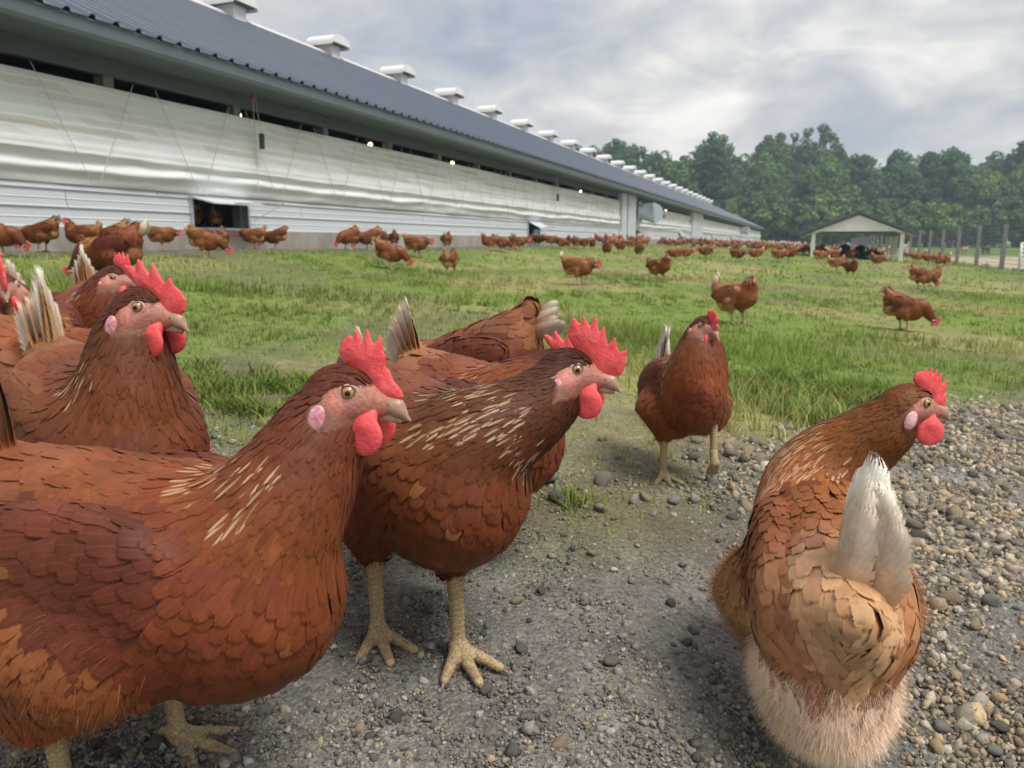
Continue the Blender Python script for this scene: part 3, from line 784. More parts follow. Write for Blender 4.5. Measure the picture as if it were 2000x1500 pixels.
tt_ = GX * VX + GY * VY
GZ += 0.006 * (fbm(GX * 22, GY * 22, 51, 3) - 0.5) * (RG < 3) + 0.02 * gm * (fbm(GX * 5, GY * 5, 52, 3) - 0.4) * (RG > 1.4)
n1 = fbm(GX * 1.7, GY * 1.7, 61, 4)[..., None]; n2 = fbm(GX * 9, GY * 9, 62, 3)[..., None]
gravel_c = np.array((0.20, 0.19, 0.172)) * (0.75 + 0.5 * n2)
soil_c = np.array((0.140, 0.112, 0.084)) * (0.7 + 0.6 * n2)
soilm = np.exp(-(((GX - 0.21) / 0.20) ** 2 + ((GY - 1.12) / 0.16) ** 2))[..., None] * 0.9
soilm = np.clip(soilm + 0.75 * sstep(GY - grass_edge(GX), -0.1, 0.25)[..., None] + 0.3 * sstep(n1, 0.55, 0.7), 0, 1)
dry = sstep(fbm(GX * 0.7 + 5, GY * 0.5, 71, 4), 0.50, 0.66)[..., None]
green_c = np.array((0.170, 0.230, 0.055)) * (1 - dry) + np.array((0.28, 0.27, 0.11)) * dry
green_c = green_c * (0.75 + 0.5 * n2)
GC = gravel_c * (1 - soilm) + soil_c * soilm
GC = GC * (1 - gm[..., None]) + green_c * gm[..., None]
wall_strip = sstep(tt_, 5.5, 5.95)[..., None]; GC = GC * (1 - wall_strip) + np.array((0.17, 0.15, 0.125)) * wall_strip
lot = (sstep(-tt_, 4.9, 5.6) * sstep(GY, 4, 7))[..., None]
lotc = np.array((0.40, 0.34, 0.26)) * (0.8 + 0.4 * n1)
farm = (sstep(GX * UX + GY * UY, 44, 60) * sstep(-tt_, 5, 7))[..., None]
lotc = lotc * (1 - farm) + np.array((0.11, 0.17, 0.045)) * farm
GC = GC * (1 - lot) + lotc * lot
nr_, na_ = RG.shape
ii = np.arange(nr_ - 1)[:, None]; jj = np.arange(na_)[None]
j2 = (jj + 1) % na_
GF = np.stack([ii * na_ + jj, (ii + 1) * na_ + jj, (ii + 1) * na_ + j2, ii * na_ + j2], -1).reshape(-1, 4)
def ground_material():
    m, nt, b = new_mat("yard_ground")
    a = N(nt, "ShaderNodeAttribute", attribute_name="Col")
    n1_ = noise_node(nt, 140, 6, 0.7); n2_ = noise_node(nt, 14, 5, 0.6)
    vo = N(nt, "ShaderNodeTexVoronoi"); vo.inputs["Scale"].default_value = 210
    tc = N(nt, "ShaderNodeTexCoord"); nt.links.new(tc.outputs["Object"], vo.inputs["Vector"])
    c = mixc(nt, 1.0, a.outputs["Color"], ramp(nt, n1_.outputs[0], [(0.25, (0.5, 0.5, 0.5)), (0.75, (1.5, 1.5, 1.5))]), 'MULTIPLY')
    c = mixc(nt, 1.0, c, ramp(nt, n2_.outputs[0], [(0.25, (0.75, 0.75, 0.75)), (0.75, (1.25, 1.25, 1.25))]), 'MULTIPLY')
    grain = ramp(nt, vo.outputs["Color"], [(0.1, (0.72, 0.72, 0.72)), (0.9, (1.3, 1.28, 1.24))])
    c = mixc(nt, 0.8, c, mixc(nt, 1.0, c, grain, 'MULTIPLY'))
    nt.links.new(c, b.inputs["Base Color"]); b.inputs["Roughness"].default_value = 0.9; b.inputs["Specular IOR Level"].default_value = 0.15
    bump(nt, b, mth(nt, 'ADD', mth(nt, 'MULTIPLY', n1_.outputs[0], 0.7), mth(nt, 'MULTIPLY', vo.outputs["Distance"], -0.6)), 0.9, 0.006)
    return m
M_GROUND = ground_material()
ground = link("ground", mesh_np("ground", np.stack([GX, GY, GZ], -1).reshape(-1, 3), GF, M_GROUND, col=GC.reshape(-1, 3)))
tag(ground, kind="structure")

# ------------------------------------------------------------------ gravel: the largest stones one by one, the rest as one mass
def stone_material():
    m, nt, b = new_mat("stone")
    a = N(nt, "ShaderNodeAttribute", attribute_name="Col"); oi = N(nt, "ShaderNodeObjectInfo")
    n_ = noise_node(nt, 260, 6, 0.7)
    c = mixc(nt, 1.0, a.outputs["Color"], ramp(nt, n_.outputs[0], [(0.25, (0.55, 0.55, 0.55)), (0.75, (1.4, 1.38, 1.35))]), 'MULTIPLY')
    nt.links.new(c, b.inputs["Base Color"]); b.inputs["Roughness"].default_value = 0.85; b.inputs["Specular IOR Level"].default_value = 0.2
    bump(nt, b, n_.outputs[0], 0.8, 0.003)
    return m
M_STONE = stone_material()
def ico():
    p = (1 + 5 ** 0.5) / 2
    v = np.array([(-1, p, 0), (1, p, 0), (-1, -p, 0), (1, -p, 0), (0, -1, p), (0, 1, p), (0, -1, -p), (0, 1, -p), (p, 0, -1), (p, 0, 1), (-p, 0, -1), (-p, 0, 1)], float)
    f = np.array([(0, 11, 5), (0, 5, 1), (0, 1, 7), (0, 7, 10), (0, 10, 11), (1, 5, 9), (5, 11, 4), (11, 10, 2), (10, 7, 6), (7, 1, 8), (3, 9, 4), (3, 4, 2), (3, 2, 6), (3, 6, 8), (3, 8, 9), (4, 9, 5), (2, 4, 11), (6, 2, 10), (8, 6, 7), (9, 8, 1)])
    return v / np.linalg.norm(v[0]), f
def subdiv(v, f):
    v = v.tolist(); mid = {}; out = []
    def m_(a, b):
        k = (min(a, b), max(a, b))
        if k not in mid:
            p = np.array(v[a]) + np.array(v[b]); v.append((p / np.linalg.norm(p)).tolist()); mid[k] = len(v) - 1
        return mid[k]
    for a, b, c in f:
        x, y, z = m_(a, b), m_(b, c), m_(c, a); out += [(a, x, z), (b, y, x), (c, z, y), (x, y, z)]
    return np.array(v), np.array(out)
IV, IF = ico(); IV2, IF2 = subdiv(IV, IF)
STONE_C = np.array([(0.175, 0.165, 0.15), (0.25, 0.24, 0.225), (0.12, 0.115, 0.108), (0.27, 0.225, 0.165), (0.35, 0.285, 0.195), (0.20, 0.178, 0.15), (0.34, 0.325, 0.30)])
stone_meshes = []
for k in range(21):
    r_ = np.random.default_rng(300 + k); v = IV2.copy()
    for q in range(13):                                   # flat cleaved faces
        d = unit(r_.normal(size=3)); lim = r_.uniform(0.50, 0.80); s_ = v @ d; v = v - np.where(s_ > lim, s_ - lim, 0)[:, None] * d
    v *= (1 + r_.normal(0, 0.045, (len(v), 1)))
    v *= np.array((1, r_.uniform(0.65, 1), r_.uniform(0.5, 0.8)))
    c = STONE_C[k % 7] * r_.uniform(0.85, 1.15)
    stone_meshes.append(mesh_np("stone", v, IF2, M_STONE, smooth=False, col=np.tile(c, (len(v), 1))))
placed = []
def free(x, y, r_):
    for (a, b, c) in placed:
        if (a - x) ** 2 + (b - y) ** 2 < (0.8 * (c + r_)) ** 2: return False
    return True
feet_keep = [(-0.07, 0.71), (-0.15, 0.77), (0.31, 1.30), (-0.25, 0.52)]
tries = 0
while len(placed) < 300 and tries < 20000:
    tries += 1; z_ = random.random()
    if z_ < 0.70: x, y = random.uniform(0.36, 1.45), random.uniform(0.55, 2.1); rad = random.uniform(0.008, 0.017) * (1.35 if random.random() < 0.12 else 1)
    elif z_ < 0.88: x, y = random.uniform(0.0, 0.75), random.uniform(1.15, 1.75); rad = random.uniform(0.010, 0.024)
    else: x, y = random.uniform(-0.40, 0.34), random.uniform(0.55, 1.2); rad = random.uniform(0.006, 0.011)
    if x > 1.05 * y: continue
    if y > grass_edge(x) + 0.22: continue
    if any((x - a) ** 2 + (y - b) ** 2 < 0.0030 for a, b in feet_keep): continue
    if not free(x, y, rad): continue
    placed.append((x, y, rad)); i = len(placed)
    k = random.choice([3, 4, 5, 10, 11, 12, 17, 18]) if (x > 0.36 and random.random() < 0.38) else random.randrange(21)
    link("stone", stone_meshes[k], ground, (x, y, float(ground_z(x, y)) + rad * 0.25), (random.uniform(-.3, .3), random.uniform(-.3, .3), random.uniform(0, 6.3)), (rad, rad * random.uniform(0.8, 1.1), rad))
for x, y, rad in ((0.335, 2.33, 0.035), (0.20, 1.58, 0.026), (0.47, 1.60, 0.024)):
    link("stone", stone_meshes[4], ground, (x, y, float(ground_z(x, y)) + rad * 0.3), (0.1, 0.2, 1.0), (rad, rad * 0.8, rad * 0.8))

def scatter_mass(n, fn_xy, rad_fn, cols, seed, IV=IV, IF=IF):
    r_ = np.random.default_rng(seed); x, y = fn_xy(r_, n); n = len(x)
    rad = rad_fn(r_, x, y)
    q = r_.normal(size=(n, 4)); q /= np.linalg.norm(q, axis=1, keepdims=True); a, b, c, d = q.T
    R = np.stack([np.stack([1 - 2 * (c * c + d * d), 2 * (b * c - d * a), 2 * (b * d + c * a)], -1), np.stack([2 * (b * c + d * a), 1 - 2 * (b * b + d * d), 2 * (c * d - b * a)], -1), np.stack([2 * (b * d - c * a), 2 * (c * d + b * a), 1 - 2 * (b * b + c * c)], -1)], 1)
    V = IV[None] * (1 + r_.normal(0, 0.30, (n, len(IV), 1))) * np.stack([np.ones(n), r_.uniform(0.6, 1, n), r_.uniform(0.5, 0.9, n)], -1)[:, None]
    V = np.einsum('nij,nkj->nki', R, V) * rad[:, None, None]
    V[:, :, 0] += x[:, None]; V[:, :, 1] += y[:, None]; V[:, :, 2] += (ground_z(x, y) + rad * r_.uniform(-0.1, 0.45, n))[:, None]
    F = (np.arange(n)[:, None, None] * len(IV) + IF[None]).reshape(-1, 3)
    warmer = sstep(x, 0.3, 0.5)[:, None] * np.array((0.34, 0.24, 0.10))
    ci = (1 + warmer) * cols[r_.integers(0, len(cols), n)] * r_.uniform(0.7, 1.3, (n, 1))
    return mesh_np("gravel", V.reshape(-1, 3), F, M_STONE, smooth=False, col=np.repeat(ci, len(IV), 0))
def gravel_xy(r_, n):
    y = 0.38 * (2.3 / 0.38) ** r_.random(n * 2); x = r_.uniform(-1.0, 1.0, n * 2) * (0.80 * y + 0.30)
    d = y - grass_edge(x); soil = np.exp(-(((x - 0.21) / 0.20) ** 2 + ((y - 1.12) / 0.16) ** 2))
    clump = 0.35 + 0.65 * sstep(fbm(x * 6, y * 6, 81, 3), 0.35, 0.6)
    ok = r_.random(n * 2) < np.clip(1 - sstep(d, 0.0, 0.45), 0.05, 1) * (1 - 0.88 * soil) * clump
    return x[ok][:n], y[ok][:n]
def gravel_r(r_, x, y):
    base = 0.0017 + 0.0018 * sstep(x, 0.30, 0.5) + 0.0010 * sstep(y, 0.9, 1.4)
    return np.clip(base * np.exp(r_.normal(0, 0.45, len(x))), 0.0012, 0.011)
tag(link("gravel", scatter_mass(24000, gravel_xy, lambda r_, x, y: gravel_r(r_, x, y) * 1.25, STONE_C * 1.1, 9)), "loose grey gravel strewn over the near ground", "gravel", kind="stuff")
OV = np.array([(1, 0, 0), (-1, 0, 0), (0, 1, 0), (0, -1, 0), (0, 0, 1), (0, 0, -1)], float)
OF = np.array([(0, 2, 4), (2, 1, 4), (1, 3, 4), (3, 0, 4), (2, 0, 5), (1, 2, 5), (3, 1, 5), (0, 3, 5)])
tag(link("grit", scatter_mass(72000, gravel_xy, lambda r_, x, y: gravel_r(r_, x, y) * 0.85, STONE_C * 1.1, 10, OV, OF)), "sharp grey grit between the larger stones", "grit", kind="stuff")

# ------------------------------------------------------------------ grass
def grass_mat():
    m, nt, b = new_mat("grass")
    a = N(nt, "ShaderNodeAttribute", attribute_name="Col")
    nt.links.new(a.outputs["Color"], b.inputs["Base Color"]); b.inputs["Roughness"].default_value = 0.6; b.inputs["Specular IOR Level"].default_value = 0.2
    tr = N(nt, "ShaderNodeBsdfTranslucent"); nt.links.new(a.outputs["Color"], tr.inputs[0])
    mx = N(nt, "ShaderNodeMixShader"); mx.inputs[0].default_value = 0.3
    nt.links.new(b.outputs[0], mx.inputs[1]); nt.links.new(tr.outputs[0], mx.inputs[2])
    nt.links.new(mx.outputs[0], nt.nodes["Material Output"].inputs[0])
    return m
M_GRASS = grass_mat()
def blades(n, y0, y1, h0, h1, w, seed):
    r_ = np.random.default_rng(seed)
    y = np.sqrt(r_.uniform(y0 ** 2, y1 ** 2, n)); x = r_.uniform(-1, 1, n) * (0.78 * y + 0.3)
    # clump towards tuft centres
    cl = 0.09 if y1 < 5 else 0.25
    cxx = (np.floor(x / cl) + hash2(np.floor(x / cl), np.floor(y / cl), 5)) * cl; cyy = (np.floor(y / cl) + hash2(np.floor(x / cl), np.floor(y / cl), 6)) * cl
    k = r_.random(n) * 0.75; x = x + (cxx - x) * k; y = y + (cyy - y) * k
    g = grass_amount(x, y); keep = r_.random(n) < g * (0.35 + 0.65 * sstep(fbm(x * 1.9, y * 1.9, 91, 3), 0.30, 0.55)) ; x, y, g = x[keep], y[keep], g[keep]; n = len(x)
    tall = sstep(fbm(x * 1.3 + 4, y * 1.3, 93, 3), 0.35, 0.7)
    H = (h0 + (h1 - h0) * r_.random(n) ** 1.8) * (0.55 + 0.9 * tall) * (0.5 + 0.5 * g)
    az = r_.uniform(0, 2 * math.pi, n); lean = r_.uniform(0.1, 1.0, n); wd = w * r_.uniform(0.6, 1.4, n) * 0.5
    dx, dy = np.cos(az), np.sin(az); fx, fy = -np.sin(az + r_.normal(0, .6, n)), np.cos(az)
    z = ground_z(x, y) - 0.004
    P = []
    for v_, ww in ((0, 1.0), (0.5, 0.85), (1.0, 0.0)):
        bx = x + dx * lean * H * v_ ** 1.8 * 0.7; by = y + dy * lean * H * v_ ** 1.8 * 0.7; bz = z + H * (v_ - 0.25 * lean * v_ * v_)
        if ww: P += [np.stack([bx - fx * wd * ww, by - fy * wd * ww, bz], -1), np.stack([bx + fx * wd * ww, by + fy * wd * ww, bz], -1)]
        else: P += [np.stack([bx, by, bz], -1)]
    P = np.stack(P, 1)
    F = (np.arange(n)[:, None, None] * 5 + np.array([(0, 1, 3), (0, 3, 2), (2, 3, 4)])[None]).reshape(-1, 3)
    dr = sstep(fbm(x * 0.7 + 5, y * 0.5, 71, 4), 0.46, 0.68) * 0.6; dr = np.clip(dr + (r_.random(n) < 0.10) * 0.7, 0, 1)[:, None]
    gcol = np.array((0.215, 0.305, 0.062)) * (1 - dr) + np.array((0.48, 0.43, 0.19)) * dr
    dk = sstep(fbm(x * 0.9 + 14, y * 0.9, 95, 3), 0.45, 0.7)[:, None]
    gcol = gcol * (1 - 0.3 * dk) * r_.uniform(0.7, 1.35, (n, 1))
    c = np.repeat(gcol[:, None], 5, 1)
    return mesh_np("grass", P.reshape(-1, 3), F, M_GRASS, col=c.reshape(-1, 3))
tag(link("grass", blades(110000, 1.0, 4.2, 0.012, 0.075, 0.0030, 17)), "short patchy green grass growing behind the gravel", "grass", kind="stuff")
def tufts(nt_, seed):
    """ragged leafy tufts along the edge of the gravel"""
    r_ = np.random.default_rng(seed); P = []; Cc = []
    cx_ = r_.uniform(-0.9, 1.5, nt_ * 6); cy_ = grass_edge(cx_) + r_.uniform(0.06, 0.75, nt_ * 6) + 0.15 * sstep(cx_, 0.4, 0.7)
    ok = (fbm(cx_ * 2.2, cy_ * 2.2, 131, 3) > 0.47); cx_, cy_ = cx_[ok][:nt_], cy_[ok][:nt_]
    for a, b in zip(cx_, cy_):
        k = int(r_.integers(18, 70)); hgt = r_.uniform(0.025, 0.085); col = np.array((0.17, 0.25, 0.05)) * r_.uniform(0.7, 1.25); col[0] *= r_.uniform(0.85, 1.3)
        az = r_.uniform(0, 6.283, k); x = a + 0.02 * r_.normal(size=k); y = b + 0.02 * r_.normal(size=k); z = ground_z(x, y) - 0.003
        H = hgt * r_.uniform(0.4, 1.1, k); ln = r_.uniform(0.3, 1.1, k) * H; w_ = r_.uniform(0.0011, 0.0026, k)
        dx, dy = np.cos(az), np.sin(az); rows = []
        for v_, ww in ((0, 1.0), (0.55, 0.9), (1.0, 0)):
            bx, by, bz = x + dx * ln * v_ ** 1.6, y + dy * ln * v_ ** 1.6, z + H * (v_ - 0.3 * v_ * v_)
            rows += [np.stack([bx - dy * w_ * ww, by + dx * w_ * ww, bz], -1), np.stack([bx + dy * w_ * ww, by - dx * w_ * ww, bz], -1)] if ww else [np.stack([bx, by, bz], -1)]
        P.append(np.stack(rows, 1)); Cc.append(np.repeat((col * r_.uniform(0.75, 1.3, (k, 1)))[:, None], 5, 1))
    P = np.concatenate(P); Cc = np.concatenate(Cc)
    F = (np.arange(len(P))[:, None, None] * 5 + np.array([(0, 1, 3), (0, 3, 2), (2, 3, 4)])[None]).reshape(-1, 3)
    return mesh_np("grass_tufts", P.reshape(-1, 3), F, M_GRASS, col=Cc.reshape(-1, 3))
tag(link("grass_tufts", tufts(260, 23)), "ragged grass tufts along the edge of the gravel", "grass", kind="stuff")
tag(link("grass", blades(110000, 4.0, 11.0, 0.015, 0.07, 0.0065, 18)), "green and straw coloured grass of the middle field", "grass", kind="stuff")
tag(link("grass", blades(60000, 10.5, 34.0, 0.02, 0.07, 0.022, 19)), "far grass of the field before the barn", "grass", kind="stuff")

# ------------------------------------------------------------------ the barn (local x runs along the wall, y into the barn)
M_SIDING = simple_mat("white_siding", (0.52, 0.555, 0.59), (0.62, 0.65, 0.67), 3.0, 0.6, bmp=0.0, stretch=(0.4, 1, 6))
M_CONCRETE = simple_mat("concrete", (0.22, 0.20, 0.17), (0.42, 0.39, 0.34), 3.5, 0.85, bmp=0.3, bd=0.01, stretch=(1, 1, 0.6), detail=8)
M_DARKMETAL = simple_mat("dark_trim_metal", (0.16, 0.20, 0.26), (0.20, 0.245, 0.31), 5, 0.35, bmp=0.0)
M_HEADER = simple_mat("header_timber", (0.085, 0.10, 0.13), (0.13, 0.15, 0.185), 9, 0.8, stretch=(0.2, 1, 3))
M_POST = simple_mat("grey_post_timber", (0.16, 0.155, 0.15), (0.27, 0.26, 0.25), 12, 0.85, stretch=(3, 3, 0.4))
M_WHITE = simple_mat("white_painted_metal", (0.70, 0.70, 0.68), (0.80, 0.80, 0.78), 4, 0.45, bmp=0.05)
M_GREYPANEL = simple_mat("grey_white_panel", (0.50, 0.53, 0.57), (0.62, 0.65, 0.68), 2.5, 0.5, bmp=0.05)
M_GALV = simple_mat("galvanised_steel", (0.42, 0.47, 0.52), (0.66, 0.72, 0.78), 14, 0.35, metal=0.75, bmp=0.1)
M_CABLE = simple_mat("cable", (0.40, 0.39, 0.36), (0.5, 0.49, 0.46), 40, 0.6, bmp=0)
M_BLACK = simple_mat("black_plastic", (0.012, 0.014, 0.018), (0.03, 0.033, 0.04), 20, 0.5, bmp=0)
M_RED = simple_mat("red_plastic", (0.30, 0.06, 0.05), (0.42, 0.10, 0.08), 30, 0.5, bmp=0)
M_LITTER = simple_mat("litter", (0.10, 0.075, 0.05), (0.2, 0.15, 0.10), 20, 0.95)
def roof_mat():
    m, nt, b = new_mat("blue_grey_roof_metal")
    n = noise_node(nt, 1.6, 5, 0.6, stretch=(4, 0.35, 0.35))
    nt.links.new(ramp(nt, n.outputs[0], [(0.3, (0.075, 0.095, 0.135)), (0.7, (0.105, 0.128, 0.175))]), b.inputs["Base Color"])
    b.inputs["Roughness"].default_value = 0.27; b.inputs["Specular IOR Level"].default_value = 0.6
    return m
M_ROOF = roof_mat()
def curtain_mat():
    m, nt, b = new_mat("curtain_tarpaulin")
    tc = N(nt, "ShaderNodeTexCoord"); sp = N(nt, "ShaderNodeSeparateXYZ"); nt.links.new(tc.outputs["Object"], sp.inputs[0])
    cb = N(nt, "ShaderNodeCombineXYZ")
    nt.links.new(mth(nt, 'ADD', sp.outputs[0], mth(nt, 'MULTIPLY', sp.outputs[2], 2.2)), cb.inputs[0]); nt.links.new(sp.outputs[2], cb.inputs[1])
    n0 = noise_node(nt, 2.2, 4, 0.6, vec=tc.outputs["Object"], stretch=(1, 1, 3))
    wob = N(nt, "ShaderNodeVectorMath", operation='ADD'); nt.links.new(cb.outputs[0], wob.inputs[0])
    nv = N(nt, "ShaderNodeVectorMath", operation='SCALE'); nt.links.new(n0.outputs["Color"], nv.inputs[0]); nv.inputs[3].default_value = 0.06; nt.links.new(nv.outputs[0], wob.inputs[1])
    bk = N(nt, "ShaderNodeTexBrick"); nt.links.new(wob.outputs[0], bk.inputs["Vector"])
    bk.inputs["Color1"].default_value = (0.72, 0.74, 0.74, 1); bk.inputs["Color2"].default_value = (0.50, 0.42, 0.31, 1); bk.inputs["Mortar"].default_value = (0.76, 0.78, 0.78, 1)
    bk.inputs["Scale"].default_value = 1.0; bk.inputs["Mortar Size"].default_value = 0.012; bk.inputs["Mortar Smooth"].default_value = 0.6
    bk.inputs["Bias"].default_value = -0.35; bk.inputs["Brick Width"].default_value = 0.95; bk.inputs["Row Height"].default_value = 0.085
    clean = ramp(nt, n0.outputs[0], [(0.3, (0.68, 0.70, 0.70)), (0.7, (0.79, 0.81, 0.81))])
    hi = mth(nt, 'MULTIPLY', mth(nt, 'SUBTRACT', sp.outputs[2], 1.28), 6.0, clamp=True)
    n2 = noise_node(nt, 0.9, 5, 0.65, vec=tc.outputs["Object"], stretch=(1, 1, 4))
    fac = mth(nt, 'MULTIPLY', hi, mth(nt, 'MULTIPLY', ramp(nt, n2.outputs[0], [(0.22, (0, 0, 0)), (0.46, (1, 1, 1))]), 1.0))
    nt.links.new(mixc(nt, fac, clean, bk.outputs[0]), b.inputs["Base Color"]); b.inputs["Roughness"].default_value = 0.95; b.inputs["Specular IOR Level"].default_value = 0.1
    bump(nt, b, n0.outputs[0], 0.25, 0.02)
    return m
M_CURTAIN = curtain_mat()
def emit_mat(name, c, s):
    m, nt, b = new_mat(name); b.inputs["Emission Color"].default_value = (*c, 1); b.inputs["Emission Strength"].default_value = s; b.inputs["Base Color"].default_value = (*c, 1); return m
M_BULB = emit_mat("lit_bulb", (1.0, 0.72, 0.33), 9.0)

barn = empty("poultry_barn", (0, 0, 0), math.atan2(UY, UX))
tag(barn, "long white curtain-sided poultry barn with dark blue metal roof", "barn")
S0, S1, WT = -6.0, 118.0, 6.5
DOORS = [(6.97, 7.88), (18.2, 19.05), (31.0, 31.8), (42.0, 42.8), (57.0, 57.8), (72.0, 72.8)]
MB().box(S0, S1, WT - 0.03, WT + 0.25, 0.05, 0.555).build("foundation", M_CONCRETE, barn)
# siding: three lapped rows of sheets
siding = empty("siding", parent=barn)
for ri, (z0, z1) in enumerate(((0.556, 0.735), (0.737, 0.898), (0.900, 0.985))):
    cuts = sorted({S0, S1, *[d for D in DOORS for d in D if ri < 2], *[S0 + 3.1 + 3.6 * k + 1.1 * ri for k in range(34)]})
    # ribbed profile: a lap at the bottom and two soft beads
    h = z1 - z0; prof = [(WT + 0.004, z0), (WT - 0.022, z0), (WT - 0.022, z0 + 0.012), (WT - 0.014, z0 + 0.02), (WT - 0.012, z0 + h * 0.45), (WT - 0.017, z0 + h * 0.50), (WT - 0.010, z0 + h * 0.56), (WT - 0.008, z1), (WT + 0.004, z1)]
    unitm = MB().prism(prof[::-1], 0, 0.0, 1.0).mesh("siding_sheet", M_SIDING)
    for a, b in zip(cuts[:-1], cuts[1:]):
        if b - a < 0.05 or b > S1 + 0.01: continue
        if ri < 2 and any(abs(a - d0) < 0.01 for d0, d1 in DOORS): continue
        link("siding_sheet", unitm, siding, (a + 0.004, 0, 0), scale=(b - a - 0.008, 1, 1))
# curtain, hanging in three lengths
def curtain(sa, sb, step):
    ns = int((sb - sa) / step) + 1; s = np.linspace(sa, sb, ns); zf = np.linspace(0.955, 1.90, 44)
    S, Z = np.meshgrid(s, zf, indexing='ij')
    na = fbm(S * 0.55, Z * 2, 101, 4) - 0.5; nb = fbm(S * 1.6, Z * 9, 102, 3) - 0.5; zc = 1.085 + 0.10 * (fbm(S * 0.55 + 3, 0 * Z, 103, 3) - 0.5)
    out = 0.05 + 0.05 * np.exp(-((Z - 1.235 + 0.02 * na) / 0.022) ** 2) + 0.035 * np.exp(-((Z - 1.30) / 0.05) ** 2)
    out += 0.055 * np.exp(-((Z - zc) / 0.040) ** 2) * (0.5 + 1.0 * fbm(S * 1.1, 0 * Z, 104, 2)) + 0.035 * na * np.sin(np.clip((Z - 0.955) / 0.945, 0, 1) * math.pi) + 0.045 * nb * (Z < 1.22) + 0.020 * nb
    out += 0.005 * np.sin(Z * 70 + 5 * na) * (Z > 1.3)
    out *= 0.35 + 0.65 * np.sin(np.clip((Z - 0.955) / 0.945, 0, 1) * math.pi) ** 0.4
    Zs = Z + 0.012 * (fbm(S * 0.8, 0 * Z, 105, 3) - 0.5)
    V = np.stack([S, WT - 0.012 - out, Zs], -1).reshape(-1, 3); nz = len(zf)
    i = np.arange(ns - 1)[:, None]; j = np.arange(nz - 1)[None]
    F = np.stack([i * nz + j, (i + 1) * nz + j, (i + 1) * nz + j + 1, i * nz + j + 1], -1).reshape(-1, 4)
    link("curtain", mesh_np("curtain", V, F, M_CURTAIN), barn)
curtain(S0, 27.95, 0.06); curtain(30.45, 46.4, 0.15); curtain(51.2, S1, 0.4)
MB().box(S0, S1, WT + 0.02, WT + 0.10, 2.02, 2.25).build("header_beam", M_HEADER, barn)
pm = MB().box(-0.06, 0.06, WT + 0.03, WT + 0.15, 0.50, 2.02).mesh("post", M_POST)
for k in range(66):
    link("post", pm, barn, (0.49 + 1.85 * k - 5.55, 0, 0))
MB().prism([(5.98, 2.245), (6.52, 2.19), (6.52, 2.21), (5.98, 2.265)], 0, S0, S1).build("soffit", M_DARKMETAL, barn)
# gutter in lengths, with a joint band between them
gp = [(6.06, 2.185), (6.08, 2.33), (6.065, 2.335), (5.955, 2.335), (5.945, 2.30), (5.97, 2.215), (6.00, 2.185)]
gm_ = MB().prism(gp[::-1], 0, 0.012, 3.088).mesh("gutter_length", M_DARKMETAL)
jm = MB().prism([((y - 6.01) * 1.06 + 6.01, (z - 2.26) * 1.06 + 2.26) for y, z in gp][::-1], 0, -0.03, 0.03).mesh("gutter_joint", M_DARKMETAL)
for k in range(40):
    g_ = link("gutter_length", gm_, barn, (S0 + 3.1 * k, 0, 0)); link("gutter_joint", jm, g_)
# roof of ribbed sheets
roof = empty("roof", parent=barn)
EY, EZ, RY, RZ = 5.93, 2.335, 13.5, 5.80
sl = math.hypot(RY - EY, RZ - EZ); cyv, czv = (RY - EY) / sl, (RZ - EZ) / sl
xs = [0.0]; hs = [0.0]
for c in (0.125, 0.375, 0.625):
    xs += [c - 0.040, c - 0.018, c + 0.018, c + 0.040]; hs += [0, 0.034, 0.034, 0]
xs += [0.75]; hs += [0.0]
def sheet_pts(l, extra): return [(x, EY + cyv * l - czv * (h + extra), EZ + czv * l + cyv * (h + extra)) for x, h in zip(xs, hs)]
v_ = sheet_pts(0, 0) + sheet_pts(sl, 0) + sheet_pts(0, -0.012); n_ = len(xs)
f_ = [(i, i + 1, n_ + i + 1, n_ + i) for i in range(n_ - 1)] + [(2 * n_ + i, 2 * n_ + i + 1, i + 1, i) for i in range(n_ - 1)]
rm = MB().add(v_, f_).mesh("roof_sheet", M_ROOF)
for k in range(int((S1 - S0) / 0.75) + 1): link("roof_sheet", rm, roof, (S0 + 0.75 * k, 0, 0.002 * (k % 2)))
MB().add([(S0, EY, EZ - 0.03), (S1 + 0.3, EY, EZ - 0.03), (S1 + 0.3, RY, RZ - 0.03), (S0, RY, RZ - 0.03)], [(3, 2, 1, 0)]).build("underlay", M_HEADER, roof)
MB().add([(S0, RY, RZ), (S1 + 0.3, RY, RZ), (S1 + 0.3, 2 * RY - EY, EZ), (S0, 2 * RY - EY, EZ)], [(0, 1, 2, 3)]).build("back_slope", M_ROOF, roof)
MB().prism([(RY - 0.16, RZ - 0.03), (RY, RZ + 0.06), (RY + 0.16, RZ - 0.03), (RY + 0.16, RZ + 0.0), (RY, RZ + 0.09), (RY - 0.16, RZ + 0.0)][::-1], 0, S0, S1 + 0.3).build("ridge_cap", M_WHITE, roof)
# shell that closes the barn
BY = 2 * RY - WT
MB().box(S0, S1, BY, BY + 0.1, 0.2, 2.35).build("back_wall", M_SIDING, barn)
for sx in (S0, S1): MB().prism([(WT + 0.02, 0.2), (BY, 0.2), (BY, 2.3), (RY, RZ - 0.05), (WT + 0.02, 2.25)], 0, sx - 0.1 if sx < 0 else sx, sx if sx < 0 else sx + 0.1).build("end_wall", M_SIDING, barn)
MB().box(S0, S1, WT + 0.26, BY, 0.2, 0.55).build("litter_floor", M_LITTER, barn)
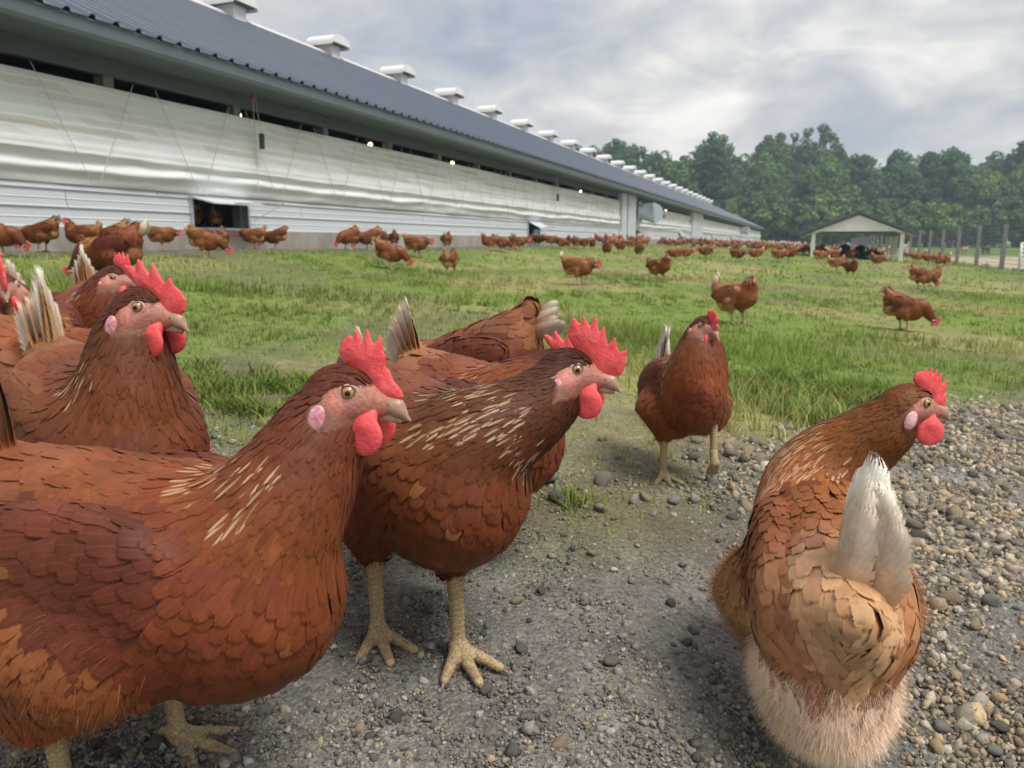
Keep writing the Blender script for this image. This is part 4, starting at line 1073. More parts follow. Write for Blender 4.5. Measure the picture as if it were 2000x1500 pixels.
# ridge ventilators
vn = MB().box(-0.31, 0.31, RY - 0.31, RY + 0.31, RZ - 0.35, RZ + 0.42).mesh("neck", M_WHITE)
arc = [(0.62 * math.cos(a) * 1.06, RZ + 0.40 + 0.30 * math.sin(a)) for a in np.linspace(0, math.pi, 15)]
hoodp = arc + [(-0.66, RZ + 0.30), (-0.62, RZ + 0.30), (-0.60, RZ + 0.39), (0.60, RZ + 0.39), (0.62, RZ + 0.30), (0.66, RZ + 0.30)]
hv = MB().prism(hoodp[::-1], 1, RY - 0.55, RY + 0.55).mesh("hood", M_WHITE)
slot = MB().box(-0.50, 0.50, RY - 0.50, RY + 0.50, RZ + 0.36, RZ + 0.388).mesh("slot_shade", M_HEADER)  # dark plate stands in for the shade inside the open hood slot
for k in range(26):
    e_ = empty("roof_ventilator", (12.2 + 4.13 * k, 0, 0), parent=barn)
    e_.scale = (0.72, 0.8, 0.82); e_.location.z = RZ * 0.18 - 0.04; e_.location.y = RY * 0.2; link("neck", vn, e_); link("hood", hv, e_); link("slot_shade", slot, e_)
# grey upright panels and fans
for a, b in ((28.0, 28.75), (29.0, 30.4), (46.45, 48.7), (48.75, 51.15)):
    MB().box(a, b, WT - 0.16, WT + 0.02, 0.30, 2.18).build("upright_panel", M_GREYPANEL, barn)
def fan(s):
    e_ = empty("wall_fan", (s, WT - 0.17, 1.60), parent=barn); e_.scale = (0.52, 0.7, 0.62)
    nseg = 20; v = []; 
    for (r_, y, dz) in ((0.50, 0.0, 0.0), (0.52, -0.25, 0.0), (0.66, -0.80, -0.06), (0.68, -0.82, -0.06), (0.62, -0.78, -0.06), (0.48, -0.24, 0)):
        for i in range(nseg):
            a = 2 * math.pi * i / nseg
            sq = 1 / max(abs(math.cos(a)), abs(math.sin(a))); q = 1 + 0.55 * (min(sq, 1.25) - 1)
            v.append((r_ * q * math.cos(a) + (-y) * 0.35, y, r_ * q * math.sin(a) + dz))
    f = [(k * nseg + i, k * nseg + (i + 1) % nseg, (k + 1) * nseg + (i + 1) % nseg, (k + 1) * nseg + i) for k in range(5) for i in range(nseg)]
    MB().add(v, [q[::-1] for q in f]).build("cone", M_GALV, e_, True)
    MB().tube((0.28, -0.80, -0.06), (0.29, -0.79, -0.06), 0.6, 0.6, 20).build("shutter_ring", M_GALV, e_)
    for i in range(5): MB().box(-0.30, 0.86, -0.815, -0.80, -0.55 + 0.2 * i, -0.37 + 0.2 * i).build("shutter_blade", M_GALV, e_)
    MB().box(-0.62, 0.62, -0.02, 0.03, -0.62, 0.62).build("mounting_plate", M_GALV, e_)
fan(31.1); fan(82.0)
# pop doors: frame, raised flap on a stay
for i, (a, b) in enumerate(DOORS):
    e_ = empty("pop_door", (a, WT, 0), parent=barn); w_ = b - a
    fr = MB(); fr.box(-0.035, 0.0, -0.05, 0.02, 0.50, 0.93); fr.box(w_, w_ + 0.035, -0.05, 0.02, 0.50, 0.93); fr.box(0, w_, -0.05, 0.02, 0.556, 0.585); fr.box(0, w_, -0.048, 0.02, 0.895, 0.925)
    fr.build("door_frame", M_GALV, e_)
    an = math.radians(62); fl = MB(); Lf = 0.30
    y0, z0 = -0.055, 0.905; y1, z1 = y0 - Lf * math.sin(an), z0 - Lf * math.cos(an) * (0.45 if i == 0 else 1)
    fl.add([(0.0, y0, z0), (w_, y0, z0), (w_ + 0.02, y1, z1), (0.02, y1, z1), (0.0, y0, z0 + 0.015), (w_, y0, z0 + 0.015), (w_ + 0.02, y1, z1 + 0.015), (0.02, y1, z1 + 0.015)],
           [(0, 1, 2, 3), (7, 6, 5, 4), (0, 4, 5, 1), (1, 5, 6, 2), (2, 6, 7, 3), (3, 7, 4, 0)])
    fl.build("door_flap", M_SIDING, e_)
    MB().tube((w_ * 0.4, y1, z1 + 0.02), (w_ + 0.34, y1 - 0.02, z1 + 0.06), 0.007).build("stay_rod", M_CABLE, e_)
    MB().tube((w_ + 0.34, y1 - 0.02, z1 + 0.06), (w_ + 0.12, -0.03, 0.68), 0.005).build("stay_rod", M_CABLE, e_)
# crossing curtain ropes
for k in range(-5, 24):
    sc = 5.65 + 1.38 * k
    if sc > 27: break
    for d_ in (-0.55, 0.55):
        MB().tube((sc + d_, WT - 0.115, 1.96), (sc + 0.05 * (1 if d_ > 0 else -1), WT - 0.125, 0.985), 0.003, None, 5).build("rope", M_CABLE, barn)
# counterweights on cords under the eave
for s_, z0, z1 in ((8.04, 1.54, 1.72), (20.1, 1.50, 1.68), (36.5, 1.5, 1.68), (45.0, 1.5, 1.68)):
    e_ = empty("counterweight", (s_, WT - 0.19, 0), parent=barn)
    MB().tube((0, 0, z0), (0, 0, z1), 0.032, None, 14).build("weight", M_BLACK, e_, False)
    MB().tube((0, 0, z1), (-0.06, 0.02, 2.12), 0.004, None, 5).build("cord", M_CABLE, e_)
    MB().tube((-0.09, 0.02, 1.0), (-0.10, 0.02, 2.12), 0.004, None, 5).build("cord", M_CABLE, e_)
    MB().tube((-0.08, 0.0, 2.13), (-0.08, 0.04, 2.13), 0.035, None, 12).build("pulley", M_RED, e_)
# bulbs burning inside the eaves gap
bv = []; 
for k in (0, 1, 2, 3, 6, 11, 16):
    s_ = 5.08 + 3.16 * k
    e_ = empty("light_bulb", (s_, WT + 0.30, 1.97), parent=barn)
    MB().tube((0, 0, 0.05), (0, 0, 0.10), 0.014, 0.018, 10).build("socket", M_BLACK, e_)
    v = []; f = []
    for i in range(9):
        a = math.pi * i / 8; r_ = 0.034 * math.sin(a) * (0.75 if i < 3 else 1)
        for j in range(12): v.append((r_ * math.cos(j * math.pi / 6), r_ * math.sin(j * math.pi / 6), 0.02 + 0.036 * math.cos(a)))
    f = [(i * 12 + j, (i + 1) * 12 + j, (i + 1) * 12 + (j + 1) % 12, i * 12 + (j + 1) % 12) for i in range(8) for j in range(12)]
    MB().add(v, f).build("bulb", M_BULB, e_, True)

# ------------------------------------------------------------------ low shade shelter
YAW = math.atan2(UY, UX)
M_SHROOF = simple_mat("charcoal_roof_metal", (0.075, 0.090, 0.115), (0.105, 0.122, 0.15), 6, 0.45, bmp=0)
sx_, sy_ = 25.7 * UX - 0.15 * VX, 25.7 * UY - 0.15 * VY
shel = empty("shade_shelter", (sx_, sy_, 0), YAW)
tag(shel, "low white gabled shade shelter with dark roof standing on posts", "shelter")
def sz(lx, ly): return float(ground_z(sx_ + lx * UX + ly * VX, sy_ + lx * UY + ly * VY))
for lx in (0, 2.3, 4.6):
    for ly in (0.0, -2.45):
        MB().box(lx - 0.05, lx + 0.05, ly - 0.055, ly + 0.055, sz(lx, ly) - 0.03, 0.68).build("post", M_WHITE, shel)
ridge_y = -1.225; e0, e1, zr, ze = 0.42, -2.87, 1.27, 0.62
for lx in (-0.06, 4.66):
    g_ = empty("gable", (lx, 0, 0), parent=shel)
    ys_ = np.linspace(e0 - 0.04, e1 + 0.04, 25)
    for k in range(24):
        a, b = ys_[k], ys_[k + 1]
        top = lambda y: zr - 0.05 - (zr - ze) * abs(y - ridge_y) / (e0 - ridge_y)
        bot = lambda y: 0.74 if -2.3 < y < -0.15 else (0.655 if (y > 0.08 or y < -2.53) else 0.70)
        m_ = (a + b) / 2
        if top(m_) - bot(m_) < 0.015: bt = (min(bot(a), top(a) - 0.012), min(bot(b), top(b) - 0.012))
        else: bt = (bot(m_), bot(m_))
        MB().add([(-0.012 - 0.008 * (k % 2), a, bt[0]), (-0.012 - 0.008 * (k % 2), b, bt[1]), (-0.012 - 0.008 * (k % 2), b, top(b)), (-0.012 - 0.008 * (k % 2), a, top(a)),
                  (0.012, a, bt[0]), (0.012, b, bt[1]), (0.012, b, top(b)), (0.012, a, top(a))],
                 [(0, 1, 2, 3), (7, 6, 5, 4), (0, 4, 5, 1), (3, 2, 6, 7), (1, 5, 6, 2), (0, 3, 7, 4)]).build("gable_board", M_WHITE, g_)
for s_ in (1, -1):
    ye = e0 if s_ > 0 else e1
    MB().add([(-0.16, ye, ze), (4.78, ye, ze), (4.78, ridge_y, zr), (-0.16, ridge_y, zr), (-0.16, ye, ze + 0.085), (4.78, ye, ze + 0.085), (4.78, ridge_y, zr + 0.085), (-0.16, ridge_y, zr + 0.085)],
             [(0, 1, 2, 3), (7, 6, 5, 4), (0, 4, 5, 1), (1, 5, 6, 2), (3, 2, 6, 7), (0, 3, 7, 4)]).build("roof_slope", M_SHROOF, shel)
for ly in (0.0, -2.45): MB().box(0.03, 4.63, ly - 0.04, ly + 0.04, 0.60, 0.69).build("side_beam", M_GREYPANEL, shel)
# feeders standing in the shade
for i, (lx, ly, lab) in enumerate(((1.0, -0.95, "dark round feeder drum under the shelter, the nearer one"), (2.6, -1.5, "dark round feeder drum under the shelter, farther back"))):
    fx, fy = sx_ + lx * UX + ly * VX, sy_ + lx * UY + ly * VY
    e_ = empty("feeder", (fx, fy, float(ground_z(fx, fy)))); tag(e_, lab, "feeder", "feeders under the shelter")
    MB().tube((0, 0, 0.0), (0, 0, 0.08), 0.26, 0.28, 18).build("pan", M_BLACK, e_, True); MB().tube((0, 0, 0.08), (0, 0, 0.38), 0.17, 0.15, 18).build("drum", M_BLACK, e_, True)
    MB().tube((0, 0, 0.38), (0, 0, 0.45), 0.17, 0.04, 18).build("lid", M_BLACK, e_, True)

# ------------------------------------------------------------------ post and wire fence
M_FPOST = simple_mat("weathered_fence_post", (0.17, 0.165, 0.175), (0.28, 0.27, 0.28), 10, 0.9, stretch=(3, 3, 0.5))
M_WIRE = simple_mat("fence_wire", (0.30, 0.31, 0.32), (0.42, 0.43, 0.44), 30, 0.5, metal=0.6, bmp=0)
FT = -4.75
fence = empty("wire_fence", (0, 0, 0), YAW)
tag(fence, "post and wire fence running along the right side of the field", "fence")
for k in range(-6, 24):
    s_ = 23.4 + 3.28 * k; zb = float(ground_z(s_ * UX + FT * VX, s_ * UY + FT * VY))
    MB().box(s_ - 0.048, s_ + 0.048, FT - 0.048, FT + 0.048, zb - 0.1, zb + 1.17 + 0.02 * ((k * 7) % 3)).build("fence_post", M_FPOST, fence)
sw = np.linspace(3.7, 98.8, 30)
for k in range(11):
    pts = [(s, FT + 0.065, float(ground_z(s * UX + FT * VX, s * UY + FT * VY)) + 0.08 + 0.1 * k) for s in sw]
    mb = MB()
    for a, b in zip(pts[:-1], pts[1:]): mb.tube(a, b, 0.006, None, 4)
    mb.build("fence_wire", M_WIRE, fence)
gs = 22.75; gz_ = float(ground_z(gs * UX + (FT - 0.3) * VX, gs * UY + (FT - 0.3) * VY))
gate = empty("field_gate", (gs * UX + (FT - 0.25) * VX, gs * UY + (FT - 0.25) * VY, gz_), YAW - 0.9 + math.pi)
tag(gate, "white metal rail gate at the right picture edge beside the fence", "gate")
for x in (0.0, -1.6): MB().tube((x, 0, 0), (x, 0, 0.72), 0.03, None, 10).build("gate_post", M_WHITE, gate, True)
for z in (0.08, 0.40, 0.50, 0.60, 0.70): MB().tube((0, 0, z), (-1.6, 0, z), 0.022, None, 8).build("gate_rail", M_WHITE, gate, True)
# rocks along the foot of the fence
for i, (s_, o_, r_) in enumerate(((24.2, -0.5, 0.11), (25.9, -0.45, 0.09), (27.8, -0.5, 0.12), (29.0, -0.6, 0.08), (31.2, -0.4, 0.10), (23.0, -0.35, 0.14))):
    x, y = s_ * UX + (FT + o_) * VX, s_ * UY + (FT + o_) * VY
    link("stone", stone_meshes[6 + 7 * (i % 3)], ground, (x, y, float(ground_z(x, y)) + 0.02), (0.2, 0.1, i), (r_,) * 3)

# ------------------------------------------------------------------ goats on the far side of the fence
M_COAT = col_mat("goat_coat", rough=0.85, nscale=9)
def goat(name, x, y, rz, h, c, label):
    f = Field(); k = h / 0.7
    f.ell((0, 0, 0.45), (0.30, 0.13, 0.15), 0.05); f.cone((0.22, 0, 0.50), (0.36, 0, 0.66), 0.10, 0.07, 0.06); f.cone((0.36, 0, 0.68), (0.50, 0, 0.60), 0.065, 0.035, 0.04)
    for sx2 in (0.19, -0.20):
        for s in (0.075, -0.075): f.cone((sx2, s, 0.36), (sx2 + 0.02, s, 0.02), 0.05, 0.022, 0.05)
    f.cone((-0.28, 0, 0.52), (-0.36, 0, 0.46), 0.03, 0.015, 0.03)
    for s in (1, -1): f.cone((0.35, s * 0.06, 0.70), (0.33, s * 0.15, 0.69), 0.025, 0.010, 0.02)
    v, q = surface(f, 0.02)
    root = empty(name, (x, y, float(ground_z(x, y))), rz); root.scale = (k,) * 3
    cc = np.tile(np.array(c), (len(v), 1)) * (0.8 + 0.4 * fbm(v[:, 0] * 6, v[:, 2] * 6, 7, 2))[:, None]
    link("body", mesh_np("body", v, q, M_COAT, col=cc), root)
    for s in (1, -1): MB().tube((0.36, s * 0.03, 0.74), (0.30, s * 0.05, 0.84), 0.014, 0.004, 6).build("horn", M_CLAW, root, True)
    tag(root, label, "goat", "goats beyond the fence")
goat("goat", 31.0, 51.0, 0.3, 0.72, (0.10, 0.075, 0.07), "dark brown goat standing beyond the wire fence on the right")
goat("goat", 32.2, 55.5, 0.2, 0.55, (0.42, 0.31, 0.20), "cream goat beyond the wire fence, left of the dark brown one")
goat("goat", 25.2, 50.0, -1.4, 0.75, (0.72, 0.70, 0.66), "white goat facing the camera beyond the fence right of the shelter")

# ------------------------------------------------------------------ the wood behind the field
def leaf_mat():
    m, nt, b = new_mat("leaves")
    a = N(nt, "ShaderNodeAttribute", attribute_name="Col"); oi = N(nt, "ShaderNodeObjectInfo")
    c = mixc(nt, 1.0, a.outputs["Color"], ramp(nt, oi.outputs["Random"], [(0.0, (0.70, 0.75, 0.75)), (0.5, (1.0, 1.0, 1.0)), (1.0, (1.35, 1.25, 0.95))]), 'MULTIPLY')
    nt.links.new(c, b.inputs["Base Color"]); b.inputs["Roughness"].default_value = 0.6; b.inputs["Specular IOR Level"].default_value = 0.2
    tr = N(nt, "ShaderNodeBsdfTranslucent"); nt.links.new(c, tr.inputs[0]); mx = N(nt, "ShaderNodeMixShader"); mx.inputs[0].default_value = 0.25
    nt.links.new(b.outputs[0], mx.inputs[1]); nt.links.new(tr.outputs[0], mx.inputs[2]); nt.links.new(mx.outputs[0], nt.nodes["Material Output"].inputs[0])
    return m
M_LEAF = leaf_mat(); M_BARK = simple_mat("bark", (0.05, 0.04, 0.03), (0.12, 0.10, 0.08), 6, 0.9, stretch=(3, 3, 0.5))
def tree_proto(seed, H, R, base, npuff, leaves, airy, col):
    r_ = np.random.default_rng(seed)
    cz = (H + base) / 2; hz = (H - base) / 2
    pc = []; 
    while len(pc) < npuff:
        p = r_.uniform(-1, 1, 3)
        if np.linalg.norm(p) > 1: continue
        lean = 1.0 - 0.35 * max(0, p[2])
        pc.append((p[0] * R * lean, p[1] * R * lean, cz + p[2] * hz))
    pc = np.array(pc); pr = r_.uniform(0.10, 0.27, npuff) * R * (0.8 if airy else 1.0)
    k = r_.integers(0, npuff, leaves); d = unit(r_.normal(size=(leaves, 3))); d[:, 2] *= 0.8
    P = pc[k] + d * (pr[k] * r_.uniform(0.55, 1.1, leaves) ** (0.7))[:, None]
    nrm = unit(d + r_.normal(0, 0.7, (leaves, 3)) + np.array((0, 0, 0.5))); a = unit(np.cross(nrm, r_.normal(size=(leaves, 3)))); b = np.cross(nrm, a)
    sz_ = r_.uniform(0.16, 0.36, leaves)[:, None]
    V = np.stack([P - a * sz_, P - b * sz_ * 0.6, P + a * sz_, P + b * sz_ * 0.6], 1).reshape(-1, 3)
    F = np.arange(leaves * 4).reshape(-1, 4)
    c = np.array(col) * r_.uniform(0.65, 1.35, (leaves, 1)) * r_.uniform(0.85, 1.15, (npuff, 1))[k]
    crown = mesh_np("crown", V, F, M_LEAF, smooth=False, col=np.repeat(c, 4, 0))
    mb = MB(); top = cz + hz * 0.4; n = 6; pts = [(r_.normal(0, 0.12) * i, r_.normal(0, 0.12) * i, top * i / n - (0.3 if i == 0 else 0)) for i in range(n + 1)]
    for i in range(n): mb.tube(pts[i], pts[i + 1], 0.30 * (1 - i / (n + 1)) * H / 16, 0.30 * (1 - (i + 1) / (n + 1)) * H / 16, 8)
    for i in range(9):
        q = pts[2 + i % 4]; t = pc[r_.integers(0, npuff)]; mb.tube(q, tuple(np.array(q) * 0.25 + t * 0.75), 0.09 * H / 16, 0.03 * H / 16, 5)
    return crown, mb.mesh("trunk", M_BARK, True)
PRO = [tree_proto(1, 17, 5.0, 0.8, 170, 16000, False, (0.115, 0.215, 0.080)), tree_proto(2, 20, 4.6, 1.5, 170, 16000, False, (0.095, 0.190, 0.078)),
       tree_proto(3, 15, 5.6, 0.6, 170, 16000, False, (0.140, 0.235, 0.080)), tree_proto(4, 21, 5.0, 4.0, 130, 9000, True, (0.130, 0.200, 0.082)),
       tree_proto(5, 18, 4.2, 0.8, 150, 15000, False, (0.100, 0.200, 0.092)), tree_proto(6, 6.5, 3.6, 0.1, 60, 6500, False, (0.140, 0.225, 0.075))]
r_t = random.Random(77)
ordw = ["first", "second", "third", "fourth", "fifth", "sixth", "seventh", "eighth", "ninth", "tenth", "eleventh", "twelfth", "thirteenth", "fourteenth", "fifteenth", "sixteenth", "seventeenth", "eighteenth", "nineteenth", "twentieth"]
trees = []
for row, (Y, x0, x1, dx, kinds, sc) in enumerate(((128, 26, 112, 4.2, (0, 2, 4), 0.80), (138, 2, 118, 4.4, (0, 1, 2, 4), 0.88), (150, -12, 126, 4.6, (1, 0, 4), 0.95))):
    x = x0
    while x < x1:
        trees.append((row, x + r_t.uniform(-1.5, 1.5), Y + r_t.uniform(-4, 4) - 0.10 * max(0, x - 60), r_t.choice(kinds), sc * r_t.uniform(0.92, 1.06))); x += dx
trees.append((2, 56.0, 146.0, 3, 1.04)); trees.append((2, 50.5, 148.0, 3, 0.98))
x = 30.0
while x < 110: trees.append((3, x + r_t.uniform(-1, 1), 122 + r_t.uniform(-2, 2) - 0.10 * max(0, x - 60), 5, r_t.uniform(0.85, 1.3))); x += 4.1
kindw = ["broad rounded", "tall dark", "wide bushy", "tall loose airy", "slender bluish"]
cnt = {}
for row, x, y, k, s_ in trees:
    e_ = empty("shrub" if row == 3 else "tree", (x, y, float(ground_z(x, y)) - 0.1), r_t.uniform(0, 6.28)); e_.scale = (s_ * r_t.uniform(0.95, 1.15), s_ * r_t.uniform(0.95, 1.15), s_)
    link("crown", PRO[k][0], e_); link("trunk", PRO[k][1], e_)
    key = (row, k); cnt[key] = cnt.get(key, 0) + 1; w_ = ordw[min(19, cnt[key] - 1)]
    if row == 3: tag(e_, "low leafy shrub at the foot of the wood, %s from the barn end" % w_, "shrub", "shrubs along the wood's edge")
    else: tag(e_, "%s tree in the %s row of the wood, %s from the left" % (kindw[k], ("front", "middle", "back")[row], w_), "tree", "trees of the wood behind the field")

# ------------------------------------------------------------------ moist air
def haze_box():
    m = bpy.data.materials.new("haze_air"); m.use_nodes = True; nt = m.node_tree; nt.nodes.clear()
    o = N(nt, "ShaderNodeOutputMaterial"); v = N(nt, "ShaderNodeVolumePrincipled")
    v.inputs["Color"].default_value = (0.72, 0.88, 1.0, 1); v.inputs["Density"].default_value = 0.0014; v.inputs["Anisotropy"].default_value = 0.3
    nt.links.new(v.outputs[0], o.inputs["Volume"])
    h = MB().box(-960, 960, -960, 960, -2.5, 32).build("haze", m); tag(h, kind="stuff")
haze_box()

# ------------------------------------------------------------------ the hens close to the camera
make_hen("hen", 3, 0.0036, eye=(0.150, 0.035, 0.340), hyaw=8, loc=(-0.250, 0.525), heading=-17, scale=0.93, thigh_s=1.25, fluff_s=1.2, neck_w=0.84, drop=0.006,
         comb='A', legs=[(-0.052, 0.045, 0, 'stand'), (-0.085, -0.045, 5, 'stand')], pal=dict(streak=0.6, sd=-0.004), tail=dict(pitch=72, L=0.13))["label"] = "large brown hen in the left foreground, in profile, neck flecked with white"
hB = make_hen("hen", 4, 0.0045, eye=(0.108, 0.112, 0.298), hyaw=48, loc=(-0.090, 0.750), heading=-58, drop=0.004, neck_w=0.74, puff=0.95, comb='B', neck_in=(0.3, 0.25, 0.9),
         legs=[(0.040, 0.014, -8, 'stand'), (-0.035, -0.042, -10, 'stand')], pal=dict(neck_hi=(0.055, 0.016, 0.008), neck_lo=(0.14, 0.042, 0.014), breast=(0.135, 0.036, 0.012), thigh=(0.15, 0.042, 0.014), fluff=(0.18, 0.065, 0.026), streak=0.9, sd=-0.03), tail=dict(pitch=60, L=0.070))
hB["label"] = "dark brown hen facing right in the middle, one foot forward on the gravel"
hC = make_hen("hen", 5, 0.0045, eye=(0.055, -0.098, 0.366), hyaw=-72, loc=(0.300, 0.715), heading=77, scale=0.92, drop=0.006, bpitch=-14, wid=0.70, neck_w=0.86, fluff_s=1.30, comb='C', neck_in=(0.35, -0.3, 0.9),
         pal=dict(rump_low=(0.58, 0.325, 0.18), fluff=(0.82, 0.62, 0.46), thigh=(0.36, 0.17, 0.08), rump_big=1.5, back=(0.30, 0.094, 0.033), wing=(0.27, 0.085, 0.033), neck_lo=(0.31, 0.092, 0.025), neck_hi=(0.14, 0.042, 0.013), sd=-0.02, downL=1.15, downF=0.6, downN=2.2, downW=0.6, downR=1.8,
                  streak=0.75, tail_base=(0.50, 0.31, 0.16), tail_tip=(0.88, 0.83, 0.75), down=5.0), tail=dict(pitch=84, n=5, fan=5, L=0.135, W=0.052, splay=3, rolls=(62, 50), ragged=0.14, lean=-0.20))
hC["label"] = "light brown hen seen from behind at right, white tail up, fluffy cream rump"
hG = make_hen("hen", 6, 0.0045, eye=(0.105, 0.022, 0.336), hyaw=30, loc=(-0.43, 0.785), heading=-46, neck_w=0.78, puff=1.0, comb='G',
         pal=dict(neck_hi=(0.092, 0.024, 0.011), neck_lo=(0.185, 0.052, 0.020), breast=(0.140, 0.038, 0.017), wing=(0.16, 0.052, 0.022), rump=(0.23, 0.085, 0.038), streak=0.5, sd=-0.005, tail_base=(0.45, 0.25, 0.12), tail_tip=(0.78, 0.70, 0.60)), tail=dict(pitch=66, L=0.118, W=0.06, n=4, fan=5, ragged=0.07))
hG["label"] = "puffed brown hen at left behind the foreground one, big lobed comb, white tail"
hE = make_hen("hen", 7, 0.0045, eye=(0.080, 0.012, 0.350), hyaw=14, hpitch=-4, bpitch=-14, loc=(0.308, 1.335), heading=-84, scale=0.815, wid=0.73, dens=1.2, comb='C', neck_in=(0.15, 0, 1.0),
         legs=[(0.055, 0.045, 0, 'lift'), (-0.01, -0.042, 0, 'stand')], tail=dict(pitch=80, L=0.11, n=3), pal=dict(tail_base=(0.6, 0.5, 0.38), tail_tip=(0.82, 0.78, 0.72)))
hE["label"] = "brown hen walking towards the camera with one foot lifted"
hB2 = make_hen("hen", 8, 0.0055, eye=(0.105, 0.060, 0.285), hyaw=38, loc=(-0.045, 0.985), heading=-52, scale=0.95, drop=0.01, legs=[(-0.05, 0.02, 0, 'stand'), (-0.07, -0.04, 0, 'stand')], dens=1.6, detail=1, comb='G', tail=dict(pitch=56, L=0.115, W=0.065), pal=dict(tail_base=(0.45, 0.22, 0.1), tail_tip=(0.78, 0.70, 0.60), rump=(0.3, 0.12, 0.05)))
hB2["label"] = "hen mostly hidden behind the middle one, white tail up, eye just showing"
hD = make_hen("hen", 9, 0.0055, eye=(0.235, 0.0, 0.08), hpitch=-50, bpitch=20, neck_in=(1, 0, 0.15), loc=(-0.085, 1.30), heading=160, scale=0.9, dens=1.6, detail=1, comb='C', tail=dict(pitch=42, L=0.10, W=0.04), pal=dict(rump=(0.19, 0.07, 0.03), tail_base=(0.22, 0.085, 0.035)))
hD["label"] = "hen bowed to the left behind the middle pair, tail pointing up right"
hG2 = make_hen("hen", 10, 0.0055, eye=(0.12, 0.02, 0.300), hyaw=40, loc=(-0.78, 1.46), heading=-55, dens=1.6, detail=1, comb='A', tail=dict(pitch=60, L=0.11, W=0.05), pal=dict(tail_tip=(0.75, 0.68, 0.6), streak=0.5))
hG2["label"] = "hen with small red comb looking right behind the puffed hen"
hG3 = make_hen("hen", 12, 0.0060, eye=(0.235, 0.0, 0.08), hpitch=-50, bpitch=18, neck_in=(1, 0, 0.15), loc=(-2.13, 4.15), heading=181, dens=1.8, detail=1, comb='A', tail=dict(pitch=46, L=0.11, W=0.05), pal=dict(tail_tip=(0.75, 0.66, 0.55)))
hG3["label"] = "hen bent to the left in the grass behind the left group, pale tail high"
hG4 = make_hen("hen", 13, 0.0055, eye=(0.12, -0.01, 0.305), hyaw=8, loc=(-0.79, 1.22), heading=-58, dens=1.6, detail=1, comb='B', tail=dict(pitch=55, L=0.10))
hG4["label"] = "hen facing the camera at the left picture edge"
hG5 = make_hen("hen", 14, 0.0055, eye=(0.225, 0.0, 0.10), hpitch=-45, bpitch=14, neck_in=(1, 0, 0.2), loc=(-0.655, 0.985), heading=-2, dens=1.6, detail=1, comb='C', tail=dict(pitch=50, L=0.10), pal=dict(back=(0.24, 0.08, 0.03), wing=(0.22, 0.075, 0.028), rump=(0.3, 0.13, 0.055)))
hG5["label"] = "hen with lowered head between the puffed hen and the left picture edge"
for o in [o for o in COL.objects if o.name.split(".")[0] == "hen"]: o["category"] = "hen"; o["group"] = "hens close to the camera"

